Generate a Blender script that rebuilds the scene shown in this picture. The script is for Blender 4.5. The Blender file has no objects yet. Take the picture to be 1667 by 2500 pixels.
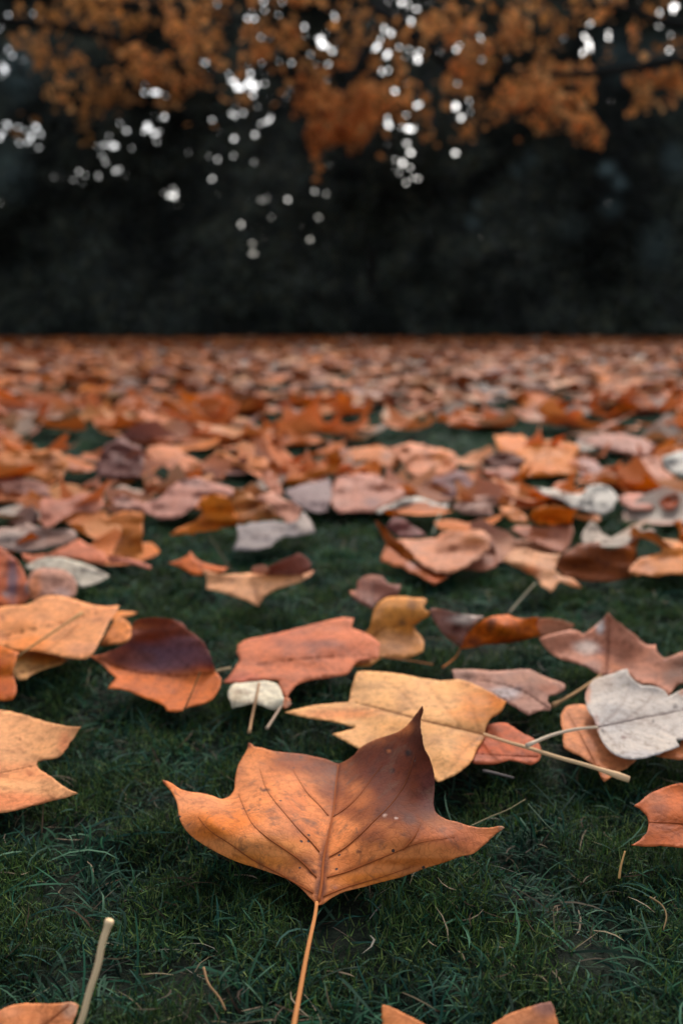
import bpy, math, random
import numpy as np
from mathutils import Vector, geometry as G2

random.seed(7)
rng = np.random.default_rng(11)
scene = bpy.context.scene
R = math.radians

# ------------------------------------------------------------------ camera
CAM_H = 0.27
FPX = 35 / 36 * 2500
PITCH = math.atan(460 / FPX)
cam_d = bpy.data.cameras.new("camera")
cam_d.sensor_fit = 'VERTICAL'
cam_d.sensor_height = 36
cam_d.sensor_width = 24
cam_d.lens = 35
cam_d.clip_start = 0.01
cam_d.clip_end = 1500
cam_d.dof.use_dof = True
cam_d.dof.focus_distance = 0.455
cam_d.dof.aperture_fstop = 7.0
cam_d.dof.aperture_blades = 0
cam = bpy.data.objects.new("camera", cam_d)
scene.collection.objects.link(cam)
cam.location = (0, 0, CAM_H)
cam.rotation_euler = (math.pi / 2 - PITCH, 0, 0)
scene.camera = cam

# ------------------------------------------------------------------ sky, sun, exposure
SUN_EL, SUN_AZ = R(36), R(14)          # azimuth measured from +Y towards +X
world = bpy.data.worlds.new("World")
scene.world = world
world.use_nodes = True
wn = world.node_tree.nodes
wl = world.node_tree.links
wn.clear()
w_out = wn.new('ShaderNodeOutputWorld')
w_bg = wn.new('ShaderNodeBackground')
w_sky = wn.new('ShaderNodeTexSky')
w_sky.sky_type = 'NISHITA'
w_sky.sun_disc = False
w_sky.sun_elevation = SUN_EL
w_sky.sun_rotation = SUN_AZ
w_sky.air_density = 1.0
w_sky.dust_density = 3.0
w_sky.ozone_density = 1.5
w_bg.inputs['Strength'].default_value = 0.15
w_hs = wn.new('ShaderNodeHueSaturation')      # thin cloud: the blue is washed out
w_hs.inputs['Saturation'].default_value = 0.45
wl.new(w_sky.outputs[0], w_hs.inputs['Color'])
wl.new(w_hs.outputs[0], w_bg.inputs[0])
wl.new(w_bg.outputs[0], w_out.inputs[0])
sun_d = bpy.data.lights.new("sun", 'SUN')
sun_d.energy = 1.5
sun_d.angle = R(12)
sun_d.color = (1.0, 0.95, 0.88)
sun = bpy.data.objects.new("sun", sun_d)
scene.collection.objects.link(sun)
sdir = Vector((math.sin(SUN_AZ) * math.cos(SUN_EL), math.cos(SUN_AZ) * math.cos(SUN_EL), math.sin(SUN_EL)))
sun.rotation_euler = (-sdir).to_track_quat('-Z', 'Y').to_euler()
scene.view_settings.view_transform = 'Standard'
scene.view_settings.look = 'None'
scene.view_settings.gamma = 1
scene.view_settings.use_curve_mapping = False
scene.view_settings.exposure = 0.68

# ------------------------------------------------------------------ helpers
def srgb(c):
    return tuple((v / 255 / 12.92) if v / 255 <= 0.04045 else ((v / 255 + 0.055) / 1.055) ** 2.4 for v in c)

def ray(px, py):
    xc = (px - 833.5) / FPX
    yc = (1250 - py) / FPX
    cp, sp = math.cos(PITCH), math.sin(PITCH)
    return np.stack([xc + 0 * yc, yc * sp + cp, yc * cp - sp], -1)

def at_z(px, py, z):
    """point of the ground-side plane of height z seen at a photo pixel (vectorised)"""
    px = np.asarray(px, float); py = np.asarray(py, float); z = np.asarray(z, float)
    d = ray(px, py)
    t = (z - CAM_H) / d[..., 2]
    return np.stack([d[..., 0] * t, d[..., 1] * t, z + 0 * t], -1)

def at_y(px, py, y):
    d = ray(np.asarray(px, float), np.asarray(py, float))
    t = y / d[..., 1]
    return np.stack([d[..., 0] * t, d[..., 1] * t, CAM_H + d[..., 2] * t], -1)

def mesh_np(name, verts, faces, col=None, vein=None, smooth=True):
    """verts (n,3), faces (m,3|4) int array or a list"""
    me = bpy.data.meshes.new(name)
    verts = np.asarray(verts, np.float32)
    faces = np.asarray(faces, np.int32)
    k = faces.shape[1]
    me.vertices.add(len(verts)); me.vertices.foreach_set('co', verts.ravel())
    me.loops.add(faces.size); me.loops.foreach_set('vertex_index', faces.ravel())
    me.polygons.add(len(faces))
    me.polygons.foreach_set('loop_start', np.arange(0, faces.size, k, dtype=np.int32))
    try:
        me.polygons.foreach_set('loop_total', np.full(len(faces), k, np.int32))
    except Exception:
        pass
    me.polygons.foreach_set('use_smooth', np.full(len(faces), smooth, bool))
    if col is not None:
        a = me.attributes.new('Col', 'FLOAT_COLOR', 'POINT')
        c = np.ones((len(verts), 4), np.float32); c[:, :3] = col
        a.data.foreach_set('color', c.ravel())
    if vein is not None:
        a = me.attributes.new('vein', 'FLOAT', 'POINT')
        a.data.foreach_set('value', np.asarray(vein, np.float32))
    me.update(calc_edges=True)
    me.validate()
    return me

def link(name, me, parent=None, loc=None, mat=None):
    o = bpy.data.objects.new(name, me)
    scene.collection.objects.link(o)
    if mat is not None and me is not None and len(me.materials) == 0:
        me.materials.append(mat)
    if parent is not None: o.parent = parent
    if loc is not None: o.location = loc
    return o

def tag(o, label=None, cat=None, group=None, kind=None):
    if label: o['label'] = label
    if cat: o['category'] = cat
    if group: o['group'] = group
    if kind: o['kind'] = kind
    return o

def tube(pts, radii, seg=7, cap=True):
    pts = np.asarray(pts, float)
    n = len(pts)
    radii = np.asarray(radii, float) * np.ones(n)
    tan = np.gradient(pts, axis=0)
    tan /= np.linalg.norm(tan, axis=1)[:, None] + 1e-12
    ref = np.array([0, 0, 1.0])
    if abs(tan[0] @ ref) > 0.9: ref = np.array([1.0, 0, 0])
    u = np.cross(tan, ref); u /= np.linalg.norm(u, axis=1)[:, None] + 1e-12
    w = np.cross(tan, u)
    a = np.linspace(0, 2 * math.pi, seg, endpoint=False)
    v = pts[:, None] + radii[:, None, None] * (np.cos(a)[None, :, None] * u[:, None] + np.sin(a)[None, :, None] * w[:, None])
    v = v.reshape(-1, 3)
    f = []
    for i in range(n - 1):
        for j in range(seg):
            k = (j + 1) % seg
            a0, b0, c0, d0 = i * seg + j, i * seg + k, (i + 1) * seg + k, (i + 1) * seg + j
            f += [(a0, b0, c0), (a0, c0, d0)]
    if cap:
        v = np.vstack([v, pts[0], pts[-1]])
        for j in range(seg):
            k = (j + 1) % seg
            f += [(len(v) - 2, k, j), (len(v) - 1, (n - 1) * seg + j, (n - 1) * seg + k)]
    return v, np.array(f, int)

def smooth_line(pts, n):
    """Catmull-Rom through open points of any dimension"""
    P = np.asarray(pts, float)
    if len(P) == 2:
        t = np.linspace(0, 1, n)[:, None]
        return P[0] * (1 - t) + P[1] * t
    E = np.vstack([2 * P[0] - P[1], P, 2 * P[-1] - P[-2]])
    out = []
    for q in np.linspace(0, len(P) - 1 - 1e-6, n):
        i = int(q); t = q - i
        p0, p1, p2, p3 = E[i:i + 4]
        out.append(.5 * (2 * p1 + (p2 - p0) * t + (2 * p0 - 5 * p1 + 4 * p2 - p3) * t * t + (3 * p1 - p0 - 3 * p2 + p3) * t ** 3))
    return np.array(out)

def closed_curve(P, step):
    P = np.asarray(P, float); n = len(P)
    out = []
    for i in range(n):
        p0, p1, p2, p3 = P[i - 1], P[i], P[(i + 1) % n], P[(i + 2) % n]
        L = np.linalg.norm((p2 - p1)[:2])
        k = max(1, int(round(L / step)))
        # sharp corners stay sharp: weaken the tangents there
        def tg(a, b, c):
            u = (b - a)[:2]; v = (c - b)[:2]
            cs = (u @ v) / (np.linalg.norm(u) * np.linalg.norm(v) + 1e-9)
            m = np.clip((cs - .25) / .65, 0, 1)
            la, lb = np.linalg.norm(u) + 1e-9, np.linalg.norm(v) + 1e-9
            d = (c - b) * (la / lb) + (b - a) * (lb / la)
            return d / (la + lb) * m
        T1, T2 = tg(p0, p1, p2) * L, tg(p1, p2, p3) * L
        for j in range(k):
            t = j / k
            out.append((2 * t**3 - 3 * t * t + 1) * p1 + (t**3 - 2 * t * t + t) * T1 + (-2 * t**3 + 3 * t * t) * p2 + (t**3 - t * t) * T2)
    return np.array(out)

def inside(poly, pts):
    x, y = pts[:, 0], pts[:, 1]
    r = np.zeros(len(pts), bool)
    n = len(poly)
    for i in range(n):
        x1, y1 = poly[i, :2]; x2, y2 = poly[(i + 1) % n, :2]
        if y1 == y2: continue
        c = ((y1 > y) != (y2 > y)) & (x < (x2 - x1) * (y - y1) / (y2 - y1) + x1)
        r ^= c
    return r

def seg_dist(pts, line):
    """distance to a polyline and the fraction along it"""
    best = np.full(len(pts), 1e9); tt = np.zeros(len(pts))
    L = np.concatenate([[0], np.cumsum(np.linalg.norm(np.diff(line[:, :2], axis=0), axis=1))])
    for i in range(len(line) - 1):
        a, b = line[i, :2], line[i + 1, :2]
        ab = b - a
        t = np.clip(((pts[:, :2] - a) @ ab) / (ab @ ab + 1e-12), 0, 1)
        d = np.linalg.norm(pts[:, :2] - (a + t[:, None] * ab), axis=1)
        m = d < best
        best[m] = d[m]; tt[m] = ((L[i] + t * (L[i + 1] - L[i])) / (L[-1] + 1e-12))[m]
    return best, tt

def triangulate(outl, step, jit=.25):
    lo, hi = outl[:, :2].min(0), outl[:, :2].max(0)
    gx, gy = np.meshgrid(np.arange(lo[0] + step / 2, hi[0], step), np.arange(lo[1] + step / 2, hi[1], step * .87))
    gx[1::2] += step / 2
    g = np.stack([gx.ravel(), gy.ravel()], 1)
    g += rng.uniform(-jit, jit, g.shape) * step
    if len(g):
        g = g[inside(outl, g)]
    if len(g):
        cl = np.vstack([outl, outl[:1]])
        d, _ = seg_dist(g, cl)
        g = g[d > step * .45]
    allp = np.vstack([outl[:, :2], g]) if len(g) else outl[:, :2]
    n = len(outl)
    ed = [(i, (i + 1) % n) for i in range(n)]
    r = G2.delaunay_2d_cdt([Vector(p) for p in allp], ed, [], 1, 1e-5)
    v = np.array([tuple(p) for p in r[0]])
    f = np.array([t for t in r[2] if len(t) == 3], int)
    return v, f

def tps(ctrl, vals, q, lam=1e-3):
    s = np.ptp(ctrl, axis=0).max() + 1e-9; c0 = ctrl.mean(0)
    C = (ctrl - c0) / s; Q = (q - c0) / s
    def U(r2): return r2 * np.log(r2 + 1e-12)
    K = U(((C[:, None] - C[None]) ** 2).sum(-1)) + lam * np.eye(len(C))
    P = np.hstack([np.ones((len(C), 1)), C])
    A = np.block([[K, P], [P.T, np.zeros((3, 3))]])
    w = np.linalg.solve(A, np.concatenate([vals, np.zeros(3)]))
    return U(((Q[:, None] - C[None]) ** 2).sum(-1)) @ w[:len(C)] + np.hstack([np.ones((len(Q), 1)), Q]) @ w[len(C):]

def vnoise(p, s, seed=0):
    """cheap smooth pseudo noise in -1..1"""
    r = np.random.default_rng(seed)
    o = np.zeros(len(p))
    for k in range(5):
        a = r.uniform(0, 2 * math.pi); f = s * r.uniform(.6, 1.6); ph = r.uniform(0, 6.28); ph2 = r.uniform(0, 6.28)
        o += np.sin((p[:, 0] * math.cos(a) + p[:, 1] * math.sin(a)) * f + ph + 1.3 * np.sin((-p[:, 0] * math.sin(a) + p[:, 1] * math.cos(a)) * f * .8 + ph2))
    return o / 3

# ------------------------------------------------------------------ materials
def new_mat(name):
    m = bpy.data.materials.new(name); m.use_nodes = True
    n = m.node_tree.nodes; l = m.node_tree.links
    n.clear()
    out = n.new('ShaderNodeOutputMaterial')
    return m, n, l, out

def mathn(n, l, op, a, b=None, clamp=False):
    x = n.new('ShaderNodeMath'); x.operation = op; x.use_clamp = clamp
    for i, v in enumerate((a, b)):
        if v is None: continue
        if isinstance(v, (int, float)): x.inputs[i].default_value = v
        else: l.new(v, x.inputs[i])
    return x.outputs[0]

def noise(n, l, co, scale, detail=3, rough=.55, dist=0):
    t = n.new('ShaderNodeTexNoise'); t.inputs['Scale'].default_value = scale
    t.inputs['Detail'].default_value = detail; t.inputs['Roughness'].default_value = rough
    t.inputs['Distortion'].default_value = dist
    l.new(co, t.inputs['Vector']); return t.outputs['Fac']

def ramp(n, l, fac, stops):
    r = n.new('ShaderNodeValToRGB')
    while len(r.color_ramp.elements) < len(stops): r.color_ramp.elements.new(.5)
    for e, (p, c) in zip(r.color_ramp.elements, stops):
        e.position = p; e.color = (*c, 1) if len(c) == 3 else c
    l.new(fac, r.inputs[0]); return r.outputs[0]

def mixc(n, l, fac, a, b, mode='MIX'):
    x = n.new('ShaderNodeMix'); x.data_type = 'RGBA'; x.blend_type = mode
    if isinstance(fac, (int, float)): x.inputs['Factor'].default_value = fac
    else: l.new(fac, x.inputs['Factor'])
    for k, v in ((6, a), (7, b)):
        if isinstance(v, tuple): x.inputs[k].default_value = (*v, 1)
        else: l.new(v, x.inputs[k])
    return x.outputs[2]

def leaf_material(name, detail=True, transl=.16, spots=.5, rough=.72):
    m, n, l, out = new_mat(name)
    at = n.new('ShaderNodeAttribute'); at.attribute_name = 'Col'
    ve = n.new('ShaderNodeAttribute'); ve.attribute_name = 'vein'
    tc = n.new('ShaderNodeTexCoord')
    oi = n.new('ShaderNodeObjectInfo')
    off = n.new('ShaderNodeVectorMath'); off.operation = 'ADD'
    sc = mathn(n, l, 'MULTIPLY', oi.outputs['Random'], 7.3)
    l.new(tc.outputs['Object'], off.inputs[0]); l.new(sc, off.inputs[1])
    co = off.outputs[0]
    c = at.outputs['Color']
    big = noise(n, l, co, 38, 3, .6, .6)
    c = mixc(n, l, .85, c, ramp(n, l, big, [(.3, (.66, .60, .56)), (.5, (.98, .96, .95)), (.72, (1.16, 1.12, 1.05))]), 'MULTIPLY')
    if detail:
        med = noise(n, l, co, 190, 4, .65, .3)
        c = mixc(n, l, .8, c, ramp(n, l, med, [(.32, (.62, .56, .52)), (.5, (1, 1, 1)), (.7, (1.12, 1.08, 1.04))]), 'MULTIPLY')
        # small rust specks and dark blotches
        vo = n.new('ShaderNodeTexVoronoi'); vo.inputs['Scale'].default_value = 150
        l.new(co, vo.inputs['Vector'])
        thr = noise(n, l, co, 55, 2)
        sp = mathn(n, l, 'MULTIPLY', mathn(n, l, 'LESS_THAN', vo.outputs['Distance'], .12), mathn(n, l, 'GREATER_THAN', thr, .55))
        c = mixc(n, l, mathn(n, l, 'MULTIPLY', sp, spots), c, (.10, .05, .035))
        bl = noise(n, l, co, 75, 5, .7, .8)
        blm = ramp(n, l, bl, [(.70 - .16 * spots, (0, 0, 0)), (.86 - .16 * spots, (1, 1, 1))])
        c = mixc(n, l, mathn(n, l, 'MULTIPLY', blm, spots * .8), c, (.16, .07, .04))
        ed = n.new('ShaderNodeTexVoronoi'); ed.feature = 'DISTANCE_TO_EDGE'; ed.inputs['Scale'].default_value = 250
        wv = n.new('ShaderNodeVectorMath'); wv.operation = 'ADD'
        nn = n.new('ShaderNodeTexNoise'); nn.inputs['Scale'].default_value = 90; l.new(co, nn.inputs['Vector'])
        sv = n.new('ShaderNodeVectorMath'); sv.operation = 'SCALE'; sv.inputs[3].default_value = .012
        l.new(nn.outputs['Color'], sv.inputs[0]); l.new(co, wv.inputs[0]); l.new(sv.outputs[0], wv.inputs[1]); l.new(wv.outputs[0], ed.inputs['Vector'])
        net = ramp(n, l, ed.outputs['Distance'], [(.0, (1, 1, 1)), (.10, (0, 0, 0))])
        c = mixc(n, l, mathn(n, l, 'MULTIPLY', net, .30), c, mixc(n, l, 1.0, c, (.55, .42, .36), 'MULTIPLY'))
    # vein pigment
    dk = mixc(n, l, 1.0, c, (.50, .40, .38), 'MULTIPLY')
    vf = mathn(n, l, 'MULTIPLY', ve.outputs['Fac'], .8, True)
    c = mixc(n, l, vf, c, dk)
    bs = n.new('ShaderNodeBsdfPrincipled')
    l.new(c, bs.inputs['Base Color'])
    bs.inputs['Roughness'].default_value = rough
    bs.inputs['Specular IOR Level'].default_value = .22
    if detail:
        rr = mathn(n, l, 'ADD', mathn(n, l, 'MULTIPLY', big, .3), rough - .15)
        l.new(rr, bs.inputs['Roughness'])
        h = mathn(n, l, 'ADD', mathn(n, l, 'MULTIPLY', noise(n, l, co, 260, 4, .6), .5), mathn(n, l, 'MULTIPLY', ve.outputs['Fac'], -.9))
        h = mathn(n, l, 'ADD', h, mathn(n, l, 'MULTIPLY', noise(n, l, co, 60, 2), 1.2))
        h = mathn(n, l, 'ADD', h, mathn(n, l, 'MULTIPLY', net, -.12))
        b = n.new('ShaderNodeBump'); b.inputs['Strength'].default_value = .55; b.inputs['Distance'].default_value = .0009
        l.new(h, b.inputs['Height']); l.new(b.outputs[0], bs.inputs['Normal'])
    tr = n.new('ShaderNodeBsdfTranslucent')
    l.new(mixc(n, l, 1, c, (1.0, .75, .5), 'MULTIPLY'), tr.inputs[0])
    mx = n.new('ShaderNodeMixShader'); mx.inputs[0].default_value = transl
    l.new(bs.outputs[0], mx.inputs[1]); l.new(tr.outputs[0], mx.inputs[2])
    l.new(mx.outputs[0], out.inputs[0])
    return m

def attr_material(name, rough=.6, transl=.2, spec=.3, var=.5, vscale=3.0):
    m, n, l, out = new_mat(name)
    at = n.new('ShaderNodeAttribute'); at.attribute_name = 'Col'
    tc = n.new('ShaderNodeTexCoord')
    nz = noise(n, l, tc.outputs['Object'], vscale, 2)
    c = mixc(n, l, var, at.outputs['Color'], ramp(n, l, nz, [(.3, (.55, .6, .6)), (.5, (1, 1, 1)), (.7, (1.4, 1.4, 1.3))]), 'MULTIPLY')
    bs = n.new('ShaderNodeBsdfPrincipled')
    l.new(c, bs.inputs['Base Color'])
    bs.inputs['Roughness'].default_value = rough
    bs.inputs['Specular IOR Level'].default_value = spec
    if transl:
        tr = n.new('ShaderNodeBsdfTranslucent'); l.new(c, tr.inputs[0])
        mx = n.new('ShaderNodeMixShader'); mx.inputs[0].default_value = transl
        l.new(bs.outputs[0], mx.inputs[1]); l.new(tr.outputs[0], mx.inputs[2])
        l.new(mx.outputs[0], out.inputs[0])
    else:
        l.new(bs.outputs[0], out.inputs[0])
    return m

M_LEAF = leaf_material('fallen_leaf', spots=.28)
M_HERO = leaf_material('mottled_brown_leaf', spots=1.0, transl=.12)
M_LEAF_FAR = leaf_material('fallen_leaf_plain', detail=False, transl=.06)
M_GRASS = attr_material('grass_blade', .7, .25, .10, .8, 14.0)
M_CROWN = attr_material('tree_leaf', .7, .12, .15, .7, .9)
M_AUTUMN = attr_material('autumn_tree_leaf', .6, .6, .2, .5, .9)
M_BARK = attr_material('bark', .9, 0, .1, .6, 9.0)

m, n, l, out = new_mat('soil_and_thatch')
tc = n.new('ShaderNodeTexCoord')
nf = noise(n, l, tc.outputs['Object'], 130, 5, .7)
nb = noise(n, l, tc.outputs['Object'], 9, 4, .6)
c = ramp(n, l, nf, [(.3, (.008, .010, .008)), (.5, (.016, .022, .015)), (.68, (.034, .044, .026)), (.8, (.05, .04, .028))])
c = mixc(n, l, .7, c, ramp(n, l, nb, [(.3, (.5, .5, .5)), (.7, (1.3, 1.35, 1.2))]), 'MULTIPLY')
bs = n.new('ShaderNodeBsdfPrincipled'); l.new(c, bs.inputs['Base Color'])
bs.inputs['Roughness'].default_value = .95; bs.inputs['Specular IOR Level'].default_value = .1
b = n.new('ShaderNodeBump'); b.inputs['Distance'].default_value = .004; b.inputs['Strength'].default_value = .9
l.new(nf, b.inputs['Height']); l.new(b.outputs[0], bs.inputs['Normal'])
l.new(bs.outputs[0], out.inputs[0])
M_SOIL = m

# ------------------------------------------------------------------ ground
def gz(x, y):
    """height of the lumpy lawn floor"""
    p = np.stack([np.ravel(x), np.ravel(y)], 1)
    k = np.clip(1.3 - np.hypot(p[:, 0], p[:, 1]) / 30, 0, 1)
    z = (.0032 * vnoise(p, 95, 3) + .0035 * vnoise(p, 30, 4)) * k
    return z.reshape(np.shape(x))

def axis(lim, fine, n_f, n_c):
    a = np.linspace(0, fine, n_f)
    b = fine * (lim / fine) ** (np.linspace(0, 1, n_c)[1:])
    return np.concatenate([a, b])
xs = axis(400, .9, 110, 60); xs = np.concatenate([-xs[::-1][:-1], xs])
ys = np.concatenate([-axis(400, .3, 6, 30)[::-1][:-1], axis(500, 1.8, 220, 80)])
X, Y = np.meshgrid(xs, ys)
Z = gz(X, Y)
idx = np.arange(X.size).reshape(X.shape)
F = np.stack([idx[:-1, :-1], idx[:-1, 1:], idx[1:, 1:], idx[1:, :-1]], -1).reshape(-1, 4)
g = link('ground', mesh_np('ground', np.stack([X.ravel(), Y.ravel(), Z.ravel()], 1), F), mat=M_SOIL)
tag(g, 'dark lawn floor of soil and moss under the grass and leaves', kind='structure')

# ------------------------------------------------------------------ grass, moss, straw
def blades(nb, yr, length, width, lean, curl, cols, segs=3, zcap=.017, dens_pow=1.4, scale_far=.8, zroot=0.0, clump=0.0, seed=0, margin=.12):
    r = np.random.default_rng(seed)
    # LOD: fewer and larger blades with distance
    y = []; x = []
    cnt = 0
    while cnt < nb:
        yy = r.uniform(yr[0], yr[1], nb * 2)
        xx = r.uniform(-1, 1, nb * 2) * (.36 * yr[1] + margin)
        keep = (np.abs(xx) < .36 * yy + margin) & (r.random(nb * 2) < np.minimum(1, (.55 / np.maximum(yy, .1)) ** dens_pow))
        if clump:
            cn = vnoise(np.stack([xx, yy], 1), 60, seed + 50)
            keep &= r.random(nb * 2) < np.clip(.5 + clump * cn, .04, 1)
        y.append(yy[keep]); x.append(xx[keep]); cnt += keep.sum()
    x = np.concatenate(x)[:nb]; y = np.concatenate(y)[:nb]
    s = 1 + scale_far * np.maximum(y - .6, 0)
    L = r.uniform(*length, nb) * np.minimum(s, 1.8)
    W = r.uniform(*width, nb) * s
    az = r.uniform(0, 2 * math.pi, nb) + .5 * vnoise(np.stack([x, y], 1), 25, 9)
    el0 = np.radians(r.uniform(*lean, nb))
    kr = r.uniform(*curl, nb)
    side = r.uniform(-1.4, 1.4, nb)
    z0 = gz(x, y) + zroot * r.random(nb)
    pts = np.zeros((nb, segs + 1, 3))
    p = np.stack([x, y, z0], 1); pts[:, 0] = p
    for k in range(segs):
        t = (k + .5) / segs
        e = el0 - kr * t
        a = az + side * t
        p = p + np.stack([np.cos(a) * np.cos(e), np.sin(a) * np.cos(e), np.sin(e)], 1) * (L / segs)[:, None]
        pts[:, k + 1] = p
    zm = (pts[:, :, 2] - z0[:, None]).max(1)
    f = np.minimum(1, zcap * r.uniform(.5, 1.15, nb) / np.maximum(zm, 1e-5))
    pts[:, :, 2] = z0[:, None] + (pts[:, :, 2] - z0[:, None]) * f[:, None]
    floor = gz(pts[:, :, 0], pts[:, :, 1]) + .0008
    pts[:, :, 2] = np.maximum(pts[:, :, 2], floor)
    wv = np.stack([-np.sin(az + side * .5), np.cos(az + side * .5), r.uniform(-.7, .7, nb)], 1)
    wv /= np.linalg.norm(wv, axis=1)[:, None]
    V = np.zeros((nb, 2 * segs + 1, 3))
    for k in range(segs):
        wk = (W / 2 * (1 - .45 * (k / segs)) * (.7 if k == 0 else 1))[:, None] * wv
        V[:, 2 * k] = pts[:, k] - wk; V[:, 2 * k + 1] = pts[:, k] + wk
    V[:, -1] = pts[:, -1]
    fl = []
    for k in range(segs - 1):
        a = 2 * k
        fl += [(a, a + 1, a + 3), (a, a + 3, a + 2)]
    a = 2 * (segs - 1); fl += [(a, a + 1, a + 2)]
    fl = np.array(fl)
    nv = 2 * segs + 1
    Fc = (fl[None] + (np.arange(nb) * nv)[:, None, None]).reshape(-1, 3)
    cols = np.array(cols)
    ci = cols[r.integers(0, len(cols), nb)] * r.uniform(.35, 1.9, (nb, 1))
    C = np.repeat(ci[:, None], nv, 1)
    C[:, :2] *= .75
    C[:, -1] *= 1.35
    return V.reshape(-1, 3), Fc, C.reshape(-1, 3)

def stuff(name, parts, label, cat, mat):
    vs, fs, cs, o = [], [], [], 0
    for v, f, c in parts:
        vs.append(v); fs.append(f + o); cs.append(c); o += len(v)
    ob = link(name, mesh_np(name, np.vstack(vs), np.vstack(fs), np.vstack(cs)), mat=mat)
    return tag(ob, label, cat, kind='stuff')

# ------------------------------------------------------------------ fallen leaves met one by one
# outlines are noted in zoomed views of the photograph: (x offset, y offset, scale)
VIEW = {'F': (0, 0, 1667 / 1568), 'H': (380, 1720, 860 / 1568), 'A': (0, 1350, 834 / 1568), 'B': (833, 1350, 834 / 1568),
        'C': (0, 1050, 834 / 1568), 'D': (833, 1050, 834 / 1568), 'L': (0, 1900, 600 / 1568), 'R': (1067, 1900, 600 / 1568),
        'G': (300, 1650, 1000 / 1568), 'P': (0, 0, 834 / 1568), 'Q': (833, 0, 834 / 1568)}
ALB = 1.0      # display value of a fully lit white surface, used to turn seen colours into albedo
CGAIN = 1.0
def alb(c):
    c = np.array(srgb(c)) / ALB * CGAIN
    c = (c.mean() + 1.08 * (c - c.mean())) * (1.03, .99, .95)
    return np.clip(c, .004, .85)

def vp(view, pts):
    ox, oy, s = VIEW[view]
    return [(ox + p[0] * s, oy + p[1] * s) + tuple(p[2:]) for p in pts]

LEAF_TRIS = []      # every built leaf surface, so that grass can be pressed down beneath it
GROUP_NEAR = 'large fallen leaves lying on the grass'
def blade_part(view, pts, z0, up, step, col, blobs, mid, veins, seed, wav=1.6, fold=2.5, ctrl=(), vw=1.0, jag=0, wf=75):
    P = vp(view, pts)
    xy = np.array([p[:2] for p in P])
    ytop, ybot = xy[:, 1].min(), xy[:, 1].max()
    d0 = float(np.linalg.norm(at_z(xy[:, 0].mean(), ybot, .02) - np.array([0, 0, CAM_H])))
    rise = min(.055, up * (ybot - ytop) * d0 / FPX)
    zz = []
    for p in P:
        if len(p) > 2: zz.append(p[2] / 1000)
        else: zz.append(z0 / 1000 + rise * (ybot - p[1]) / (ybot - ytop + 1e-6))
    zz = np.array(zz)
    # keep every point low enough in the picture to lie below the lens
    O = closed_curve(np.column_stack([xy, zz]), step if not jag else step * 1.3)
    if jag:
        O[:, :2] += np.random.default_rng(seed).normal(0, jag, (len(O), 2)) * (1, .6)
    V, Fc = triangulate(O, step)
    cp = np.column_stack([xy, zz])
    if ctrl:
        cc = np.array([(p[0], p[1], p[2] / 1000) for p in vp(view, ctrl)])
        cp = np.vstack([cp, cc])
    zf = lambda q: tps(cp[:, :2], cp[:, 2], q, 4e-3)
    mz = lambda q: at_z(q[:, 0], q[:, 1], np.full(len(q), z0 / 1000 + rise / 2))
    W0 = mz(V)
    ml = Mw = None
    def surf(q):
        w0 = mz(q)
        z = zf(q) + wav / 1000 * vnoise(w0, wf, seed) * .6
        if Mw is not None:
            dm, tm = seg_dist(w0, Mw)
            z = z - fold / 1000 * np.exp(-dm / .012) * (1 - .4 * tm)
        return z
    vein = np.zeros(len(V))
    wl_ = []
    if mid is not None:
        ml = np.array(vp(view, mid))[:, :2]
        ml = smooth_line(ml, 14)
        Mw = mz(ml); Lm = np.linalg.norm(Mw[-1] - Mw[0])
        dm, tm = seg_dist(W0, Mw)
        vein = np.maximum(vein, np.exp(-(dm / (.0014 * vw * (1.3 - .7 * tm))) ** 2))
        if veins == 'auto':
            dr = (Mw[-1] - Mw[0]) / (Lm + 1e-9); nrm = np.array([-dr[1], dr[0], 0])
            rr = np.random.default_rng(seed)
            for t0, ang, ln in ((.03, 62, .62), (.20, 50, .60), (.40, 46, .50), (.60, 44, .34), (.78, 42, .2)):
                for sgn in (1, -1):
                    a = R(ang + rr.uniform(-6, 6))
                    st = Mw[0] + (Mw[-1] - Mw[0]) * min(.95, t0 + rr.uniform(0, .05))
                    dv = dr * math.cos(a) + nrm * sgn * math.sin(a)
                    dv2 = dr * math.cos(a * .7) + nrm * sgn * math.sin(a * .7)
                    ln_ = Lm * ln * rr.uniform(.85, 1.1)
                    wl_.append(np.array([st, st + dv * ln_ * .45, st + (dv * .45 + dv2 * .55) * ln_]))
        elif veins:
            for vl in veins:
                q = np.array(vp(view, vl))[:, :2]
                wl_.append(mz(smooth_line(q, 8)))
        for w in wl_:
            dd, t = seg_dist(W0, w)
            vein = np.maximum(vein, .8 * np.exp(-(dd / (.0012 * vw)) ** 2) * (1 - .6 * t))
    Wd = at_z(V[:, 0], V[:, 1], surf(V))
    LEAF_TRIS.append(Wd[Fc])
    C = np.tile(alb(col), (len(V), 1)).astype(float)
    for b in blobs:
        bx, by = vp(view, [b[:2]])[0][:2]; s = VIEW[view][2]
        rx, ry = (b[2], b[2]) if not isinstance(b[2], tuple) else b[2]
        dd = np.hypot((V[:, 0] - bx) / (rx * s), (V[:, 1] - by) / (ry * s))
        dd = dd * (1 + .18 * vnoise(W0, 160, seed + 3))
        k = np.clip(1.5 - dd, 0, 1); k = k * k * (3 - 2 * k) * (b[4] if len(b) > 4 else 1)
        C = C * (1 - k[:, None]) + alb(b[3]) * k[:, None]
    return V, Wd, Fc, C, vein, surf, ml

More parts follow.
